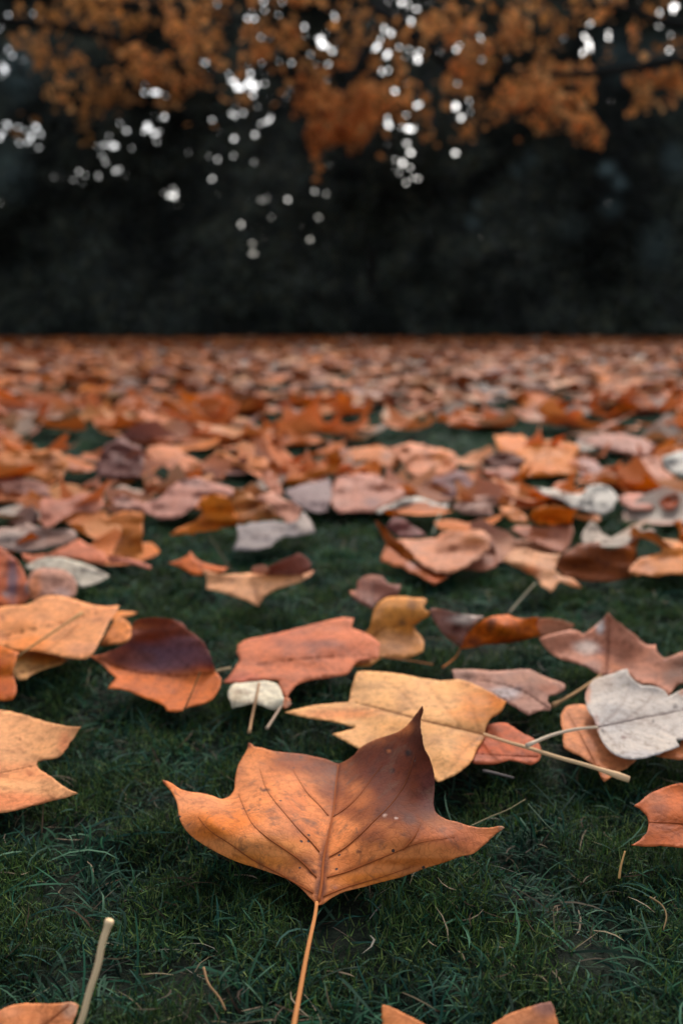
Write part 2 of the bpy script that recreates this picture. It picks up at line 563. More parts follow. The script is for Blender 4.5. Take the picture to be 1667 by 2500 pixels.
N_LEAF = 0
def leaf(label, view, pts, col, z0=20, up=.3, blobs=(), mid=None, veins='auto', stem=None, stem_r=.0010, stem_col=(190, 165, 130),
         step=None, extra=(), group=GROUP_NEAR, mat=None, midrib=False, ctrl=(), wav=1.6, fold=1.6, geo_veins=False, knob=False, vw=1.0, name='fallen_leaf', thick=.0004, jag=.8, wf=75):
    global N_LEAF
    N_LEAF += 1
    seed = 100 + N_LEAF
    if step is None: step = 9
    mat = mat or M_LEAF
    pieces = [(pts, col, z0, up, blobs, mid, veins, ctrl)] + [tuple(e) for e in extra]
    built = []
    for i, (p, c, z_, u_, b_, m_, v_, ct_) in enumerate(pieces):
        built.append(blade_part(view, p, z_, u_, step, c, b_, m_, v_, seed + i, wav, fold, ct_, vw, jag, wf))
    allw = built[0][1]
    org = np.array([allw[:, 0].mean(), allw[:, 1].mean(), 0.0])
    root = link(name, None, loc=tuple(org))
    root.empty_display_size = .02
    tag(root, label, 'leaf', group)
    for i, (V, W, Fc, C, vein, zf, ml) in enumerate(built):
        # faces look up
        a, b, c = W[Fc[0, 0]], W[Fc[0, 1]], W[Fc[0, 2]]
        nz = np.cross(W[Fc[:, 1]] - W[Fc[:, 0]], W[Fc[:, 2]] - W[Fc[:, 0]])[:, 2].sum()
        if nz < 0: Fc = Fc[:, ::-1]
        pn = 'blade' if i == 0 else 'curled_flap'
        o = link(pn, mesh_np(pn, W - org, Fc, C, vein), root, mat=mat)
        sm = o.modifiers.new('thickness', 'SOLIDIFY'); sm.thickness = thick; sm.offset = -1
        if ml is not None and (midrib or group == NEAR) and i == 0:
            q = smooth_line(ml, 26)
            w = at_z(q[:, 0], q[:, 1], zf(q) + .0001)
            rad = np.linspace(.00065, .00018, len(w)) * vw
            v, f = tube(w - org, rad, 6)
            link('midrib', mesh_np('midrib', v, f, np.tile(alb(col) * (.42, .36, .36), (len(v), 1))), root, mat=M_BARK)
    V, W, Fc, C, vein, zf, ml = built[0]
    if geo_veins:
        for vl in veins:
            q = smooth_line(np.array(vp(view, vl))[:, :2], 20)
            w = at_z(q[:, 0], q[:, 1], zf(q) + .0001)
            v, f = tube(w - org, np.linspace(.00034, .00009, len(w)), 5)
            link('vein', mesh_np('vein', v, f, np.tile(alb((140, 78, 46)), (len(v), 1))), root, mat=M_BARK)
    if stem:
        sp = vp(stem[0], stem[1])
        q = smooth_line(np.array([(a, b, c / 1000) for a, b, c in sp]), 18)
        w = at_z(q[:, 0], q[:, 1], q[:, 2])
        rad = np.linspace(stem_r * .8, stem_r, len(w))
        if knob: rad[-3:] *= (1.25, 1.7, 1.5)
        else: rad[-2:] *= (1.1, 1.3)
        v, f = tube(w - org, rad, 8)
        t = np.linspace(0, 1, 18)
        cc = np.repeat((alb(stem_col)[None] * (.85 + .3 * t[:, None])), 8, 0)
        cc = np.vstack([cc, cc[:1], cc[-1:]])
        link('stem', mesh_np('stem', v, f, cc), root, mat=M_BARK)
    return root

# the big leaf in front
leaf('large curled orange brown leaf standing nearest in sharp focus with long stem', 'H',
     [(722, 893, 17), (690, 862, 18), (640, 812, 19), (580, 775, 19), (500, 745, 19), (430, 722, 20), (360, 700, 21), (290, 668, 22), (220, 628, 23), (165, 590, 25), (125, 545, 27), (108, 510, 29), (103, 488, 30), (99, 450, 31), (85, 410, 33), (60, 370, 37), (38, 348, 40), (32, 335, 42),
      (52, 340, 39), (75, 352, 36), (110, 375, 33), (150, 388, 31), (200, 393, 30), (250, 405, 28), (298, 420, 26), (328, 408, 26), (347, 385, 27), (354, 340, 28), (360, 300, 29), (370, 265, 30), (385, 238, 31), (405, 205, 33), (411, 186, 34), (414, 170, 36),
      (424, 172, 35), (437, 185, 34), (470, 192, 32), (520, 206, 31), (580, 213, 30), (640, 219, 29), (700, 230, 28), (760, 244, 27), (814, 263, 26), (850, 248, 28), (888, 218, 32), (905, 196, 34), (940, 173, 38), (990, 150, 43), (1050, 132, 49), (1090, 114, 54), (1125, 84, 60), (1150, 52, 65), (1170, 26, 70), (1185, 6, 74),
      (1187, 25, 72), (1177, 68, 68), (1176, 100, 65), (1183, 140, 62), (1188, 175, 59), (1196, 200, 57), (1214, 232, 54), (1228, 270, 50), (1238, 310, 47), (1241, 350, 44), (1239, 400, 41), (1237, 450, 38), (1246, 478, 37), (1282, 506, 35), (1340, 522, 34), (1400, 541, 33), (1450, 548, 33), (1500, 546, 33), (1535, 540, 34), (1551, 547, 34),
      (1536, 560, 33), (1515, 573, 32), (1480, 606, 30), (1442, 640, 28), (1424, 656, 27), (1350, 679, 25), (1280, 705, 24), (1200, 729, 22), (1100, 766, 20), (1000, 792, 19), (900, 818, 18), (830, 836, 18), (780, 862, 17), (737, 890, 17)],
     (226, 142, 88), step=4.4, mat=M_HERO,
     ctrl=[(735, 800, 21), (745, 680, 25), (770, 560, 27), (790, 430, 26), (808, 320, 25), (600, 600, 30), (450, 480, 33), (560, 420, 33), (250, 520, 36), (400, 620, 32), (950, 620, 31), (1100, 540, 38), (1050, 380, 39), (930, 450, 35), (1150, 620, 34), (1300, 600, 34), (1000, 720, 26), (1090, 230, 48)],
     blobs=[(1130, 330, (270, 270), (98, 42, 22), .95), (1190, 120, (60, 130), (74, 34, 20), .85), (1230, 380, (60, 120), (100, 54, 48), .75), (960, 250, (130, 70), (104, 48, 28), .85),
            (680, 250, (190, 60), (132, 66, 36), .85), (740, 310, (90, 60), (120, 66, 44), .7), (770, 400, (50, 60), (120, 66, 44), .55), (1010, 340, (60, 60), (98, 52, 38), .7), (900, 500, (55, 35), (132, 72, 44), .6),
            (1130, 510, (26, 22), (100, 60, 48), .8), (500, 640, (230, 60), (232, 156, 94), .5), (660, 560, (70, 60), (176, 98, 58), .5), (620, 440, (60, 60), (196, 114, 70), .5), (860, 700, (70, 40), (172, 96, 52), .5), (820, 420, (60, 70), (142, 74, 42), .6), (960, 560, (70, 40), (140, 76, 46), .6), (300, 520, (150, 60), (212, 118, 46), .75), (205, 570, (60, 30), (206, 112, 40), .6), (430, 700, (160, 35), (222, 136, 62), .6),
            (230, 430, (130, 50), (226, 150, 100), .7), (420, 330, (60, 130), (220, 142, 92), .7), (1350, 590, (160, 60), (192, 112, 76), .75), (1180, 700, (260, 18), (190, 100, 34), .6), (950, 780, (160, 30), (208, 120, 44), .6),
            (735, 820, (30, 60), (120, 76, 62), .8), (750, 690, (22, 80), (135, 84, 66), .7), (660, 690, (50, 40), (150, 84, 46), .6), (1545, 548, (16, 10), (216, 170, 140), .9), (38, 345, (12, 14), (150, 84, 52), .9), (416, 178, (12, 14), (140, 72, 48), .9),
            (1124, 214, (16, 14), (48, 30, 28), .95), (1053, 294, (13, 12), (60, 36, 32), .9), (1037, 203, (22, 20), (80, 40, 28), .85), (1037, 207, (9, 6), (196, 120, 78), .95), (487, 380, (22, 8), (50, 38, 34), .9), (468, 374, (6, 5), (50, 38, 34), .9),
            (392, 463, (7, 5), (60, 40, 34), .9), (225, 444, (5, 3), (60, 40, 34), .9), (465, 424, (6, 4), (60, 40, 34), .9), (305, 552, (5, 3), (70, 40, 34), .9), (904, 655, (14, 7), (90, 48, 34), .8), (1018, 493, (6, 5), (225, 195, 180), 1), (1070, 505, (5, 4), (205, 180, 170), 1), (850, 648, (6, 4), (110, 60, 44), .8), (700, 745, (22, 12), (90, 50, 36), .8), (800, 815, (12, 8), (180, 120, 100), .8)],
     mid=[(724, 880), (738, 800), (748, 680), (772, 570), (792, 460), (802, 350), (812, 270)],
     veins=[[(716, 770), (650, 700), (580, 650), (500, 595), (430, 530), (390, 450), (370, 400)], [(700, 840), (560, 760), (430, 690), (330, 620), (240, 560), (190, 500)],
            [(728, 655), (690, 610), (640, 560), (580, 490), (530, 430), (490, 370), (465, 290)], [(768, 495), (730, 450), (680, 400), (640, 340), (610, 290)],
            [(762, 770), (850, 745), (950, 705), (1050, 665), (1130, 630), (1200, 610), (1330, 590)], [(772, 680), (840, 640), (910, 580), (980, 510), (1050, 440), (1110, 350), (1150, 230)], [(790, 500), (850, 460), (910, 400), (960, 330), (1010, 270)],
            [(1100, 648), (1150, 590), (1180, 530)], [(745, 855), (860, 810), (1000, 770), (1150, 720)]],
     geo_veins=True, midrib=True, jag=.25, wav=1.0, fold=3.0, vw=1.25,
     stem=('G', [(742, 868, 17.5), (735, 920, 19), (722, 980, 21), (705, 1060, 22), (690, 1140, 22), (672, 1240, 22), (655, 1335, 22), (640, 1440, 21)]), stem_r=.00100, stem_col=(184, 126, 82), group='large fallen leaves in the foreground')

NEAR = 'large fallen leaves in the foreground'
leaf('big pale tan leaf reaching in from the left edge, two pointed lobes', 'A',
     [(-150, 760), (-60, 700, 24), (0, 718, 26), (60, 730, 27), (120, 745, 28), (180, 765, 29), (260, 785, 31), (320, 795, 33), (372, 797, 36), (352, 830, 31), (322, 870, 28), (300, 905, 26), (280, 930, 25), (240, 944, 24), (200, 948, 24), (178, 955, 23), (171, 972, 23), (180, 990, 23), (210, 1010, 23), (250, 1035, 24), (290, 1068, 24), (330, 1090, 26), (357, 1102, 28), (316, 1118, 24), (260, 1130, 22), (201, 1147, 20), (130, 1165, 20), (58, 1184, 20), (0, 1192, 20), (-100, 1200, 19), (-200, 1150), (-260, 1000), (-240, 850)],
     (228, 168, 118), blobs=[(60, 1000, (260, 40), (226, 146, 96), .6), (60, 1140, (240, 40), (226, 138, 92), .8), (300, 880, (30, 60), (222, 140, 96), .7), (95, 853, (8, 8), (150, 90, 60), .9), (140, 1012, (14, 9), (170, 96, 60), .8)],
     mid=[(-240, 1030), (-60, 1020), (178, 972)], group=NEAR, step=7,
     veins=[[(-200, 1000), (-20, 930), (110, 895), (200, 850)], [(-200, 1060), (-40, 1080), (120, 1090), (260, 1100)], [(-60, 1020), (60, 1035), (180, 1060)], [(-200, 980), (-60, 860), (60, 800)]])
leaf('purple brown leaf folded along its middle beside the pale orange leaf', 'A',
     [(413, 475, 30), (470, 465, 32), (520, 445, 34), (570, 420, 37), (600, 390, 40), (608, 350, 44), (612, 315, 48), (650, 302, 50), (700, 297, 51), (750, 297, 51), (800, 308, 50), (840, 325, 49), (860, 350, 47), (900, 375, 45), (930, 405, 43), (950, 440, 40), (968, 480, 37), (980, 520, 32), (990, 540, 28), (1005, 558, 27), (1016, 585, 26), (1006, 625, 24), (985, 660, 22), (960, 680, 21), (920, 695, 21), (870, 705, 20), (835, 722, 20), (800, 728, 20), (768, 722, 20), (755, 700, 21), (720, 685, 21), (640, 655, 22), (560, 625, 23), (496, 622, 25), (515, 597, 25), (536, 573, 25), (510, 550, 26), (480, 520, 27), (450, 495, 28)],
     (204, 112, 58), ctrl=[(900, 552, 24), (760, 560, 22), (640, 545, 22), (540, 510, 24)],
     blobs=[(760, 400, (280, 105), (112, 48, 24), 1), (780, 480, (230, 70), (104, 76, 88), .9), (560, 480, (110, 40), (128, 78, 70), .9), (800, 310, (200, 26), (116, 48, 20), .8), (480, 500, (50, 40), (160, 90, 60), .7)],
     mid=[(985, 548), (860, 562), (740, 560), (600, 540), (440, 478)], group=NEAR, step=7, vw=1.2,
     veins=[[(900, 556), (840, 500), (760, 440), (700, 390)], [(780, 562), (700, 510), (640, 440), (610, 380)], [(940, 560), (900, 640), (850, 690)], [(860, 565), (800, 640), (760, 690)], [(760, 562), (700, 610), (620, 640)], [(640, 548), (620, 600), (560, 620)]],
     stem=('A', [(985, 545, 26), (1010, 538, 26), (1040, 532, 26), (1060, 530, 26)]), stem_r=.0012)
leaf('broad pale orange leaf at the left edge with a stalk lying across it', 'A',
     [(10, 245), (60, 240), (120, 238), (150, 225), (180, 205), (220, 195), (270, 195), (320, 203), (350, 215), (420, 235), (490, 245), (550, 240), (536, 265), (520, 290), (500, 320), (485, 350), (470, 385), (455, 410), (440, 440), (420, 470), (390, 484), (340, 484), (290, 476), (230, 462), (160, 452), (80, 447), (30, 432), (0, 427), (-80, 400), (-100, 320), (-60, 260)],
     (236, 160, 108), z0=30, up=.25, blobs=[(130, 420, (110, 40), (226, 132, 58), .7), (60, 330, (90, 50), (232, 152, 96), .6), (380, 440, (80, 30), (222, 158, 120), .8), (480, 280, (60, 50), (222, 148, 100), .6), (15, 300, (16, 16), (150, 90, 60), .7)],
     mid=[(-80, 400), (200, 340), (500, 262)], group=NEAR, stem=('A', [(80, 478, 36), (150, 428, 40), (250, 360, 43), (378, 276, 44)]), stem_r=.0009, stem_col=(150, 120, 85), knob=True)
leaf('orange yellow leaf peeking from under the broad pale orange leaf', 'A',
     [(452, 425), (475, 390), (500, 350), (520, 312), (515, 288), (540, 270), (580, 268), (633, 272), (600, 288), (560, 300), (590, 318), (609, 345), (603, 380), (580, 408), (520, 420)],
     (222, 142, 80), z0=20, up=.25, blobs=[(560, 330, (50, 18), (226, 138, 60), .7)], mid=[(460, 420), (610, 350)], group=NEAR)
leaf('deep orange leaf cut by the left edge below the pale one', 'A',
     [(0, 425), (40, 440), (90, 455), (72, 500), (60, 540), (70, 580), (78, 612), (72, 652), (58, 672), (20, 679), (-40, 670), (-80, 560), (-60, 450)],
     (206, 112, 36), z0=22, up=.5, blobs=[(30, 620, (50, 50), (192, 100, 60), .8), (-10, 520, (50, 30), (190, 92, 24), .8)], mid=[(-60, 560), (70, 560)], group=NEAR)
leaf('golden leaf with pale lower half under the broad pale orange leaf', 'A',
     [(78, 455), (150, 450), (230, 460), (312, 488), (280, 510), (230, 525), (160, 550), (112, 582), (88, 583), (60, 556), (65, 510)],
     (200, 150, 96), z0=20, up=.25, blobs=[(230, 480, (120, 30), (190, 122, 52), .9), (90, 470, (40, 30), (206, 140, 60), .7)], mid=[(70, 560), (300, 488)], group=NEAR)
leaf('whitish ribbed leaf behind a round pinkish one at left', 'A',
     [(110, 60), (150, 40), (200, 20), (280, 18), (350, 35), (420, 60), (470, 85), (505, 105), (470, 127), (420, 148), (370, 158), (345, 130), (300, 90), (200, 75), (140, 80)],
     (196, 188, 172), z0=20, up=.5, mid=[(470, 100), (150, 50)])
leaf('round pinkish leaf with pale sheen above the broad orange leaf', 'A',
     [(128, 130), (138, 95), (170, 75), (230, 70), (300, 80), (340, 110), (356, 160), (348, 192), (310, 208), (250, 198), (190, 198), (150, 215), (132, 170)],
     (190, 142, 122), z0=26, up=.55, blobs=[(290, 180, (40, 20), (170, 150, 148), .6), (160, 160, (30, 60), (214, 130, 80), .8)], mid=[(150, 200), (330, 110)])  # pale sheen painted as a greyish blob
leaf('rusty red leaf with purple streaks at the left edge', 'A',
     [(0, -30), (40, 0), (80, 35), (108, 80), (130, 130), (152, 200), (110, 232), (50, 246), (0, 246), (-80, 200), (-80, 0)],
     (176, 88, 44), z0=20, up=.5, blobs=[(60, 130, (28, 100), (98, 80, 92), .9), (110, 170, (30, 40), (190, 110, 84), .8), (128, 165, (10, 22), (150, 160, 165), .8), (25, 190, (14, 14), (90, 110, 120), .7)], mid=[(-40, 240), (50, 20)])
leaf('peach coloured leaf with drooping tip and pink curled back in the open grass', 'A',
     [(930, 75, 38), (945, 105, 34), (950, 140, 30), (945, 165, 30), (990, 172, 28), (1050, 190, 26), (1110, 210, 25), (1150, 226, 24), (1186, 244, 22), (1202, 215, 26), (1232, 185, 30), (1290, 160, 33), (1350, 140, 35), (1400, 120, 38), (1438, 92, 42), (1440, 78, 43), (1400, 92, 42), (1330, 100, 38), (1230, 90, 36), (1155, 92, 36), (1060, 96, 36), (1000, 97, 36), (960, 82, 37)],
     (220, 162, 118), z0=22, mid=[(1186, 240), (1150, 100)], blobs=[(1260, 110, (80, 20), (222, 150, 90), .6), (1430, 84, (20, 12), (160, 90, 60), .8)],
     extra=[([(1225, 98, 36), (1200, 80, 40), (1240, 58, 46), (1300, 30, 52), (1345, 12, 56), (1375, 0, 58), (1402, 18, 57), (1424, 50, 54), (1422, 85, 48), (1400, 96, 42), (1330, 104, 36)], (150, 92, 78), 36, .3, (), None, None, ()),
            ([(1152, 94, 36), (1158, 66, 42), (1180, 54, 45), (1205, 52, 46), (1235, 68, 44), (1240, 92, 38), (1200, 100, 35)], (196, 142, 118), 36, .3, (), None, None, ())])
leaf('small burnt orange pointed leaf just left of the peach leaf with drooping tip', 'A',
     [(775, 45), (820, 32), (858, 12), (875, -6), (890, 15), (940, 45), (990, 60), (1046, 70), (1020, 90), (960, 85), (935, 78), (930, 100), (903, 104), (870, 90), (820, 60)],
     (196, 100, 26), z0=24, up=.4, mid=[(780, 46), (1040, 72)])
leaf('dull salmon leaf with ragged left edge beside a standing golden leaf', 'F',
     [(512, 1568, 24), (530, 1545, 26), (551, 1515, 28), (544, 1497, 29), (547, 1480, 31), (560, 1470, 32), (600, 1462, 32), (660, 1448, 33), (730, 1430, 35), (800, 1418, 36), (813, 1420, 36), (806, 1440, 34), (830, 1450, 33), (846, 1456, 32), (872, 1478, 30), (868, 1512, 27), (818, 1521, 25), (800, 1545, 23), (760, 1555, 23), (710, 1562, 23), (680, 1575, 23), (657, 1603, 21), (646, 1590, 22), (640, 1562, 24), (600, 1561, 25), (550, 1568, 25)],
     (206, 122, 86), blobs=[(740, 1490, (90, 22), (168, 98, 76), .55), (650, 1460, (70, 20), (196, 112, 84), .5), (560, 1560, (40, 14), (190, 104, 84), .7), (735, 1478, (50, 8), (130, 80, 70), .6)],
     mid=[(850, 1505), (700, 1512), (560, 1530)], group=NEAR, ctrl=[(650, 1520, 30), (760, 1490, 32)])
leaf('golden brown leaf standing upright touching the salmon leaf', 'B',
     [(135, 330, 36), (140, 290, 40), (155, 250, 44), (180, 220, 48), (220, 202, 50), (270, 197, 51), (330, 205, 50), (386, 212, 50), (391, 220, 49), (374, 245, 46), (385, 262, 45), (406, 270, 45), (400, 290, 42), (370, 306, 39), (330, 335, 33), (346, 357, 30), (370, 387, 28), (382, 420, 26), (376, 450, 24), (340, 468, 22), (290, 481, 20), (240, 479, 20), (195, 476, 20), (150, 506, 18), (130, 521, 18), (92, 518, 18), (35, 512, 19), (8, 486, 20), (22, 430, 23), (70, 395, 27), (110, 365, 31)],
     (210, 142, 72), blobs=[(250, 420, (130, 60), (208, 150, 104), .9), (300, 350, (60, 24), (214, 140, 66), .7), (325, 240, (22, 26), (140, 92, 56), .8), (280, 322, (16, 12), (110, 84, 60), .8), (90, 470, (40, 40), (206, 134, 100), .8)],
     mid=[(130, 400), (200, 345), (330, 335)], group=NEAR, veins=[[(120, 400), (180, 300), (280, 260), (370, 240)], [(130, 410), (220, 400), (340, 440)]],
     stem=('B', [(60, 440, 24), (110, 455, 22), (190, 478, 24), (300, 492, 20), (420, 512, 18)]), stem_r=.0006, stem_col=(150, 100, 70))
leaf('small maroon leaf behind the golden standing leaf', 'B',
     [(35, 175), (70, 170), (75, 130), (110, 105), (150, 100), (190, 110), (215, 140), (272, 145), (264, 190), (210, 205), (160, 230), (145, 263), (100, 232), (55, 205)],
     (138, 84, 68), z0=20, up=.6, blobs=[(130, 200, (60, 30), (150, 104, 90), .6), (45, 185, (20, 16), (196, 130, 100), .8), (140, 112, (50, 12), (124, 66, 34), .8)], mid=[(145, 255), (150, 105)])
leaf('rolled up leaf, maroon grey at left and bright orange along its curl', 'B',
     [(410, 255, 52), (450, 255, 50), (520, 275, 46), (600, 285, 42), (656, 290, 40), (622, 320, 36), (590, 350, 32), (560, 400, 26), (547, 436, 20), (500, 406, 24), (460, 362, 32), (430, 322, 40), (412, 285, 48)],
     (158, 112, 100), blobs=[(580, 300, (80, 26), (186, 174, 164), .9), (525, 350, (26, 22), (96, 48, 36), .9), (440, 262, (30, 16), (130, 76, 52), .8), (480, 390, (60, 14), (150, 78, 40), .6)], group=NEAR,
     extra=[([(545, 438, 20), (562, 392, 26), (600, 345, 34), (640, 314, 40), (690, 290, 45), (740, 285, 46), (765, 283, 47), (790, 295, 45), (850, 300, 44), (906, 293, 46), (892, 330, 40), (915, 372, 33), (860, 395, 29), (760, 415, 25), (660, 421, 22), (590, 436, 20)], (206, 108, 28), 24, .3, [(690, 320, (26, 20), (110, 58, 34), .85), (680, 350, (14, 12), (120, 62, 34), .8), (800, 410, (140, 22), (178, 84, 14), .8), (610, 410, (30, 24), (120, 60, 34), .7)], [(560, 420), (700, 370), (900, 340)], 'auto', [(740, 350, 42)]),
            ([(880, 376, 30), (870, 340, 36), (900, 305, 42), (960, 302, 42), (1030, 312, 41), (1072, 330, 38), (1050, 350, 35), (1000, 365, 32), (950, 381, 29), (915, 386, 28)], (204, 142, 110), 24, .3, (), None, None, ())],
     stem=('B', [(545, 438, 20), (530, 470, 18), (500, 500, 18), (465, 525, 18)]), stem_r=.0007, stem_col=(160, 100, 60))
leaf('dusky pink leaf with white sheen and brown right lobe above the white leaf', 'B',
     [(905, 390, 34), (950, 375, 36), (1000, 362, 38), (1070, 352, 38), (1110, 370, 34), (1150, 345, 38), (1190, 310, 44), (1222, 273, 50), (1240, 295, 48), (1280, 325, 44), (1340, 370, 38), (1385, 412, 33), (1397, 421, 32), (1440, 420, 33), (1446, 450, 30), (1480, 482, 27), (1568, 452, 30), (1640, 440, 31), (1640, 600, 20), (1540, 605, 20), (1501, 657, 17), (1470, 627, 18), (1420, 602, 19), (1370, 600, 19), (1330, 567, 20), (1310, 548, 20), (1270, 552, 20), (1220, 562, 20), (1180, 556, 20), (1130, 526, 22), (1060, 500, 24), (990, 480, 26), (940, 440, 29)],
     (196, 134, 108), blobs=[(1130, 430, (55, 30), (206, 190, 180), .85), (1186, 335, (20, 34), (216, 214, 212), .85), (1190, 450, (26, 12), (130, 96, 96), .7), (1220, 525, (70, 20), (206, 130, 84), .6), (1550, 540, (110, 75), (124, 76, 52), .95), (1400, 500, (120, 60), (186, 122, 94), .6), (1160, 520, (50, 24), (180, 150, 140), .6)],  # white sheen painted in by the whitish blobs
     mid=[(1215, 560), (1225, 400), (1222, 280)], group=NEAR,
     stem=('B', [(1190, 560, 20), (1150, 590, 20), (1060, 650, 20), (965, 702, 18)]), stem_r=.0011, stem_col=(176, 140, 104), knob=True)
leaf('greyish pink leaf with silvery sheen behind the big pale tan leaf', 'B',
     [(508, 535), (600, 533), (700, 540), (800, 535), (862, 533), (910, 555), (960, 576), (1027, 606), (1025, 627), (990, 646), (950, 656), (944, 676), (962, 702), (955, 719), (900, 726), (858, 743), (830, 730), (800, 710), (765, 690), (720, 665), (650, 640), (600, 620), (520, 590)],
     (176, 130, 112), z0=21, up=.3, blobs=[(750, 640, (70, 26), (192, 182, 182), .85), (810, 625, (26, 14), (112, 98, 104), .7), (560, 560, (60, 24), (160, 124, 108), .8), (880, 580, (90, 24), (186, 128, 98), .6), (950, 620, (50, 20), (186, 118, 90), .7)],  # silvery sheen is blob colour, not gloss
     mid=[(955, 712), (800, 620), (520, 560)], group=NEAR)
leaf('big pale tan leaf behind the front leaf with long stem pointing right', 'F',
     [(655, 1635, 24), (730, 1618, 25), (800, 1611, 26), (803, 1600, 27), (809, 1570, 30), (820, 1542, 33), (835, 1541, 33), (900, 1545, 33), (960, 1555, 32), (1010, 1563, 32), (1060, 1561, 34), (1110, 1581, 36), (1162, 1611, 38), (1150, 1633, 33), (1128, 1648, 30), (1116, 1665, 28), (1112, 1690, 25), (1095, 1720, 23), (1080, 1750, 22), (1050, 1775, 21), (1005, 1796, 20), (990, 1780, 20), (900, 1750, 20), (830, 1722, 21), (800, 1706, 22), (762, 1685, 24), (790, 1680, 24), (817, 1670, 24), (760, 1656, 24), (700, 1647, 24)],
     (236, 176, 120), step=6.5, ctrl=[(1060, 1650, 30), (900, 1640, 28), (1020, 1720, 25), (960, 1590, 33)],
     blobs=[(1100, 1620, (50, 45), (228, 142, 70), .75), (1140, 1608, (22, 20), (222, 128, 44), .8), (790, 1640, (80, 12), (228, 142, 88), .7), (1080, 1730, (40, 40), (232, 158, 98), .6), (860, 1580, (60, 30), (238, 180, 124), .6)],
     mid=[(1112, 1686), (1050, 1672), (975, 1655), (890, 1632), (815, 1612)], group=NEAR, midrib=True, vw=1.1,
     veins=[[(1105, 1684), (1085, 1640), (1078, 1600)], [(1060, 1674), (1010, 1610), (980, 1570)], [(980, 1656), (920, 1590), (880, 1560)], [(1105, 1690), (1070, 1720), (1020, 1780)], [(1050, 1675), (1010, 1690), (960, 1730)], [(975, 1658), (930, 1660), (860, 1690)], [(900, 1636), (800, 1628), (700, 1635)]],
     stem=('B', [(655, 833, 25), (760, 868, 28), (850, 893, 30), (1000, 940, 31), (1150, 982, 29), (1320, 1040, 26)]), stem_r=.00125, stem_col=(214, 180, 144), knob=True)
leaf('rusty red leaf half hidden under the stem of the pale tan leaf', 'B',
     [(665, 792), (710, 780), (760, 780), (790, 800), (840, 830), (880, 850), (905, 875), (916, 905), (906, 950), (870, 971), (830, 962), (770, 950), (720, 966), (660, 969), (600, 960), (582, 945), (610, 900), (650, 850)],
     (192, 104, 68), z0=19, up=.15, blobs=[(650, 900, (40, 30), (186, 84, 46), .7), (830, 930, (60, 30), (176, 100, 74), .7), (820, 870, (40, 20), (200, 116, 80), .6)],
     mid=[(905, 935), (760, 930), (600, 920)], group=NEAR, veins=[[(760, 930), (720, 870), (690, 820)], [(840, 930), (800, 880), (780, 820)]])
leaf('silvery white leaf on top of an orange leaf at the right edge', 'B',
     [(1118, 652, 31), (1130, 612, 33), (1160, 580, 35), (1200, 566, 36), (1240, 555, 38), (1288, 536, 40), (1310, 531, 41), (1322, 560, 39), (1345, 585, 37), (1380, 606, 35), (1440, 611, 35), (1480, 631, 34), (1500, 656, 33), (1530, 641, 35), (1568, 625, 36), (1650, 600, 37), (1650, 850, 26), (1534, 858, 26), (1552, 886, 26), (1500, 906, 26), (1440, 926, 25), (1390, 940, 25), (1330, 946, 25), (1280, 936, 25), (1240, 915, 25), (1200, 870, 27), (1175, 815, 29), (1160, 770, 29), (1130, 720, 30)],
     (200, 192, 184), step=6.5, blobs=[(1190, 600, (60, 40), (184, 166, 152), .5), (1128, 640, (14, 60), (196, 138, 112), .8), (1168, 800, (12, 50), (190, 116, 88), .7), (1240, 770, (90, 60), (176, 176, 178), .5), (1196, 818, (8, 8), (70, 64, 64), .9), (1430, 770, (6, 8), (80, 74, 74), .9), (1530, 706, (10, 10), (110, 100, 98), .9), (1295, 846, (12, 8), (140, 110, 104), .8), (1560, 630, (12, 26), (206, 140, 104), .6), (1360, 925, (120, 16), (174, 172, 176), .6)],
     mid=[(1172, 800), (1280, 778), (1400, 752), (1500, 735), (1640, 700)], group=NEAR, midrib=True, vw=1.0,
     veins=[[(1185, 798), (1260, 730), (1310, 650), (1320, 590)], [(1240, 785), (1340, 850), (1440, 890)], [(1300, 773), (1400, 690), (1430, 640)], [(1380, 757), (1450, 800), (1530, 840)], [(1190, 802), (1240, 860), (1290, 920)]],
     stem=('B', [(1172, 800, 30), (1120, 804, 33), (1060, 812, 35), (960, 838, 36), (850, 884, 36)]), stem_r=.00105, stem_col=(208, 190, 168))
leaf('light orange leaf lying directly beneath the silvery white leaf', 'B',
     [(1008, 742), (1030, 706), (1070, 695), (1115, 695), (1150, 730), (1200, 780), (1250, 830), (1330, 900), (1352, 950), (1310, 986), (1260, 1006), (1230, 1032), (1205, 1049), (1190, 1030), (1180, 1000), (1120, 945), (1060, 916), (1020, 895), (1015, 830), (1007, 780)],
     (214, 142, 96), z0=19, up=.03, blobs=[(1060, 730, (50, 24), (206, 136, 92), .5), (1210, 1000, (50, 40), (200, 122, 72), .7), (1150, 820, (30, 90), (150, 92, 66), .5)],
     mid=[(1200, 1040), (1120, 880), (1030, 720)], group=NEAR)
leaf('narrow orange leaf edge showing below the white leaf at the right border', 'B',
     [(1440, 930), (1500, 895), (1550, 875), (1568, 850), (1640, 840), (1640, 941), (1568, 946), (1500, 943)],
     (206, 128, 82), z0=20, up=.1, group=NEAR)
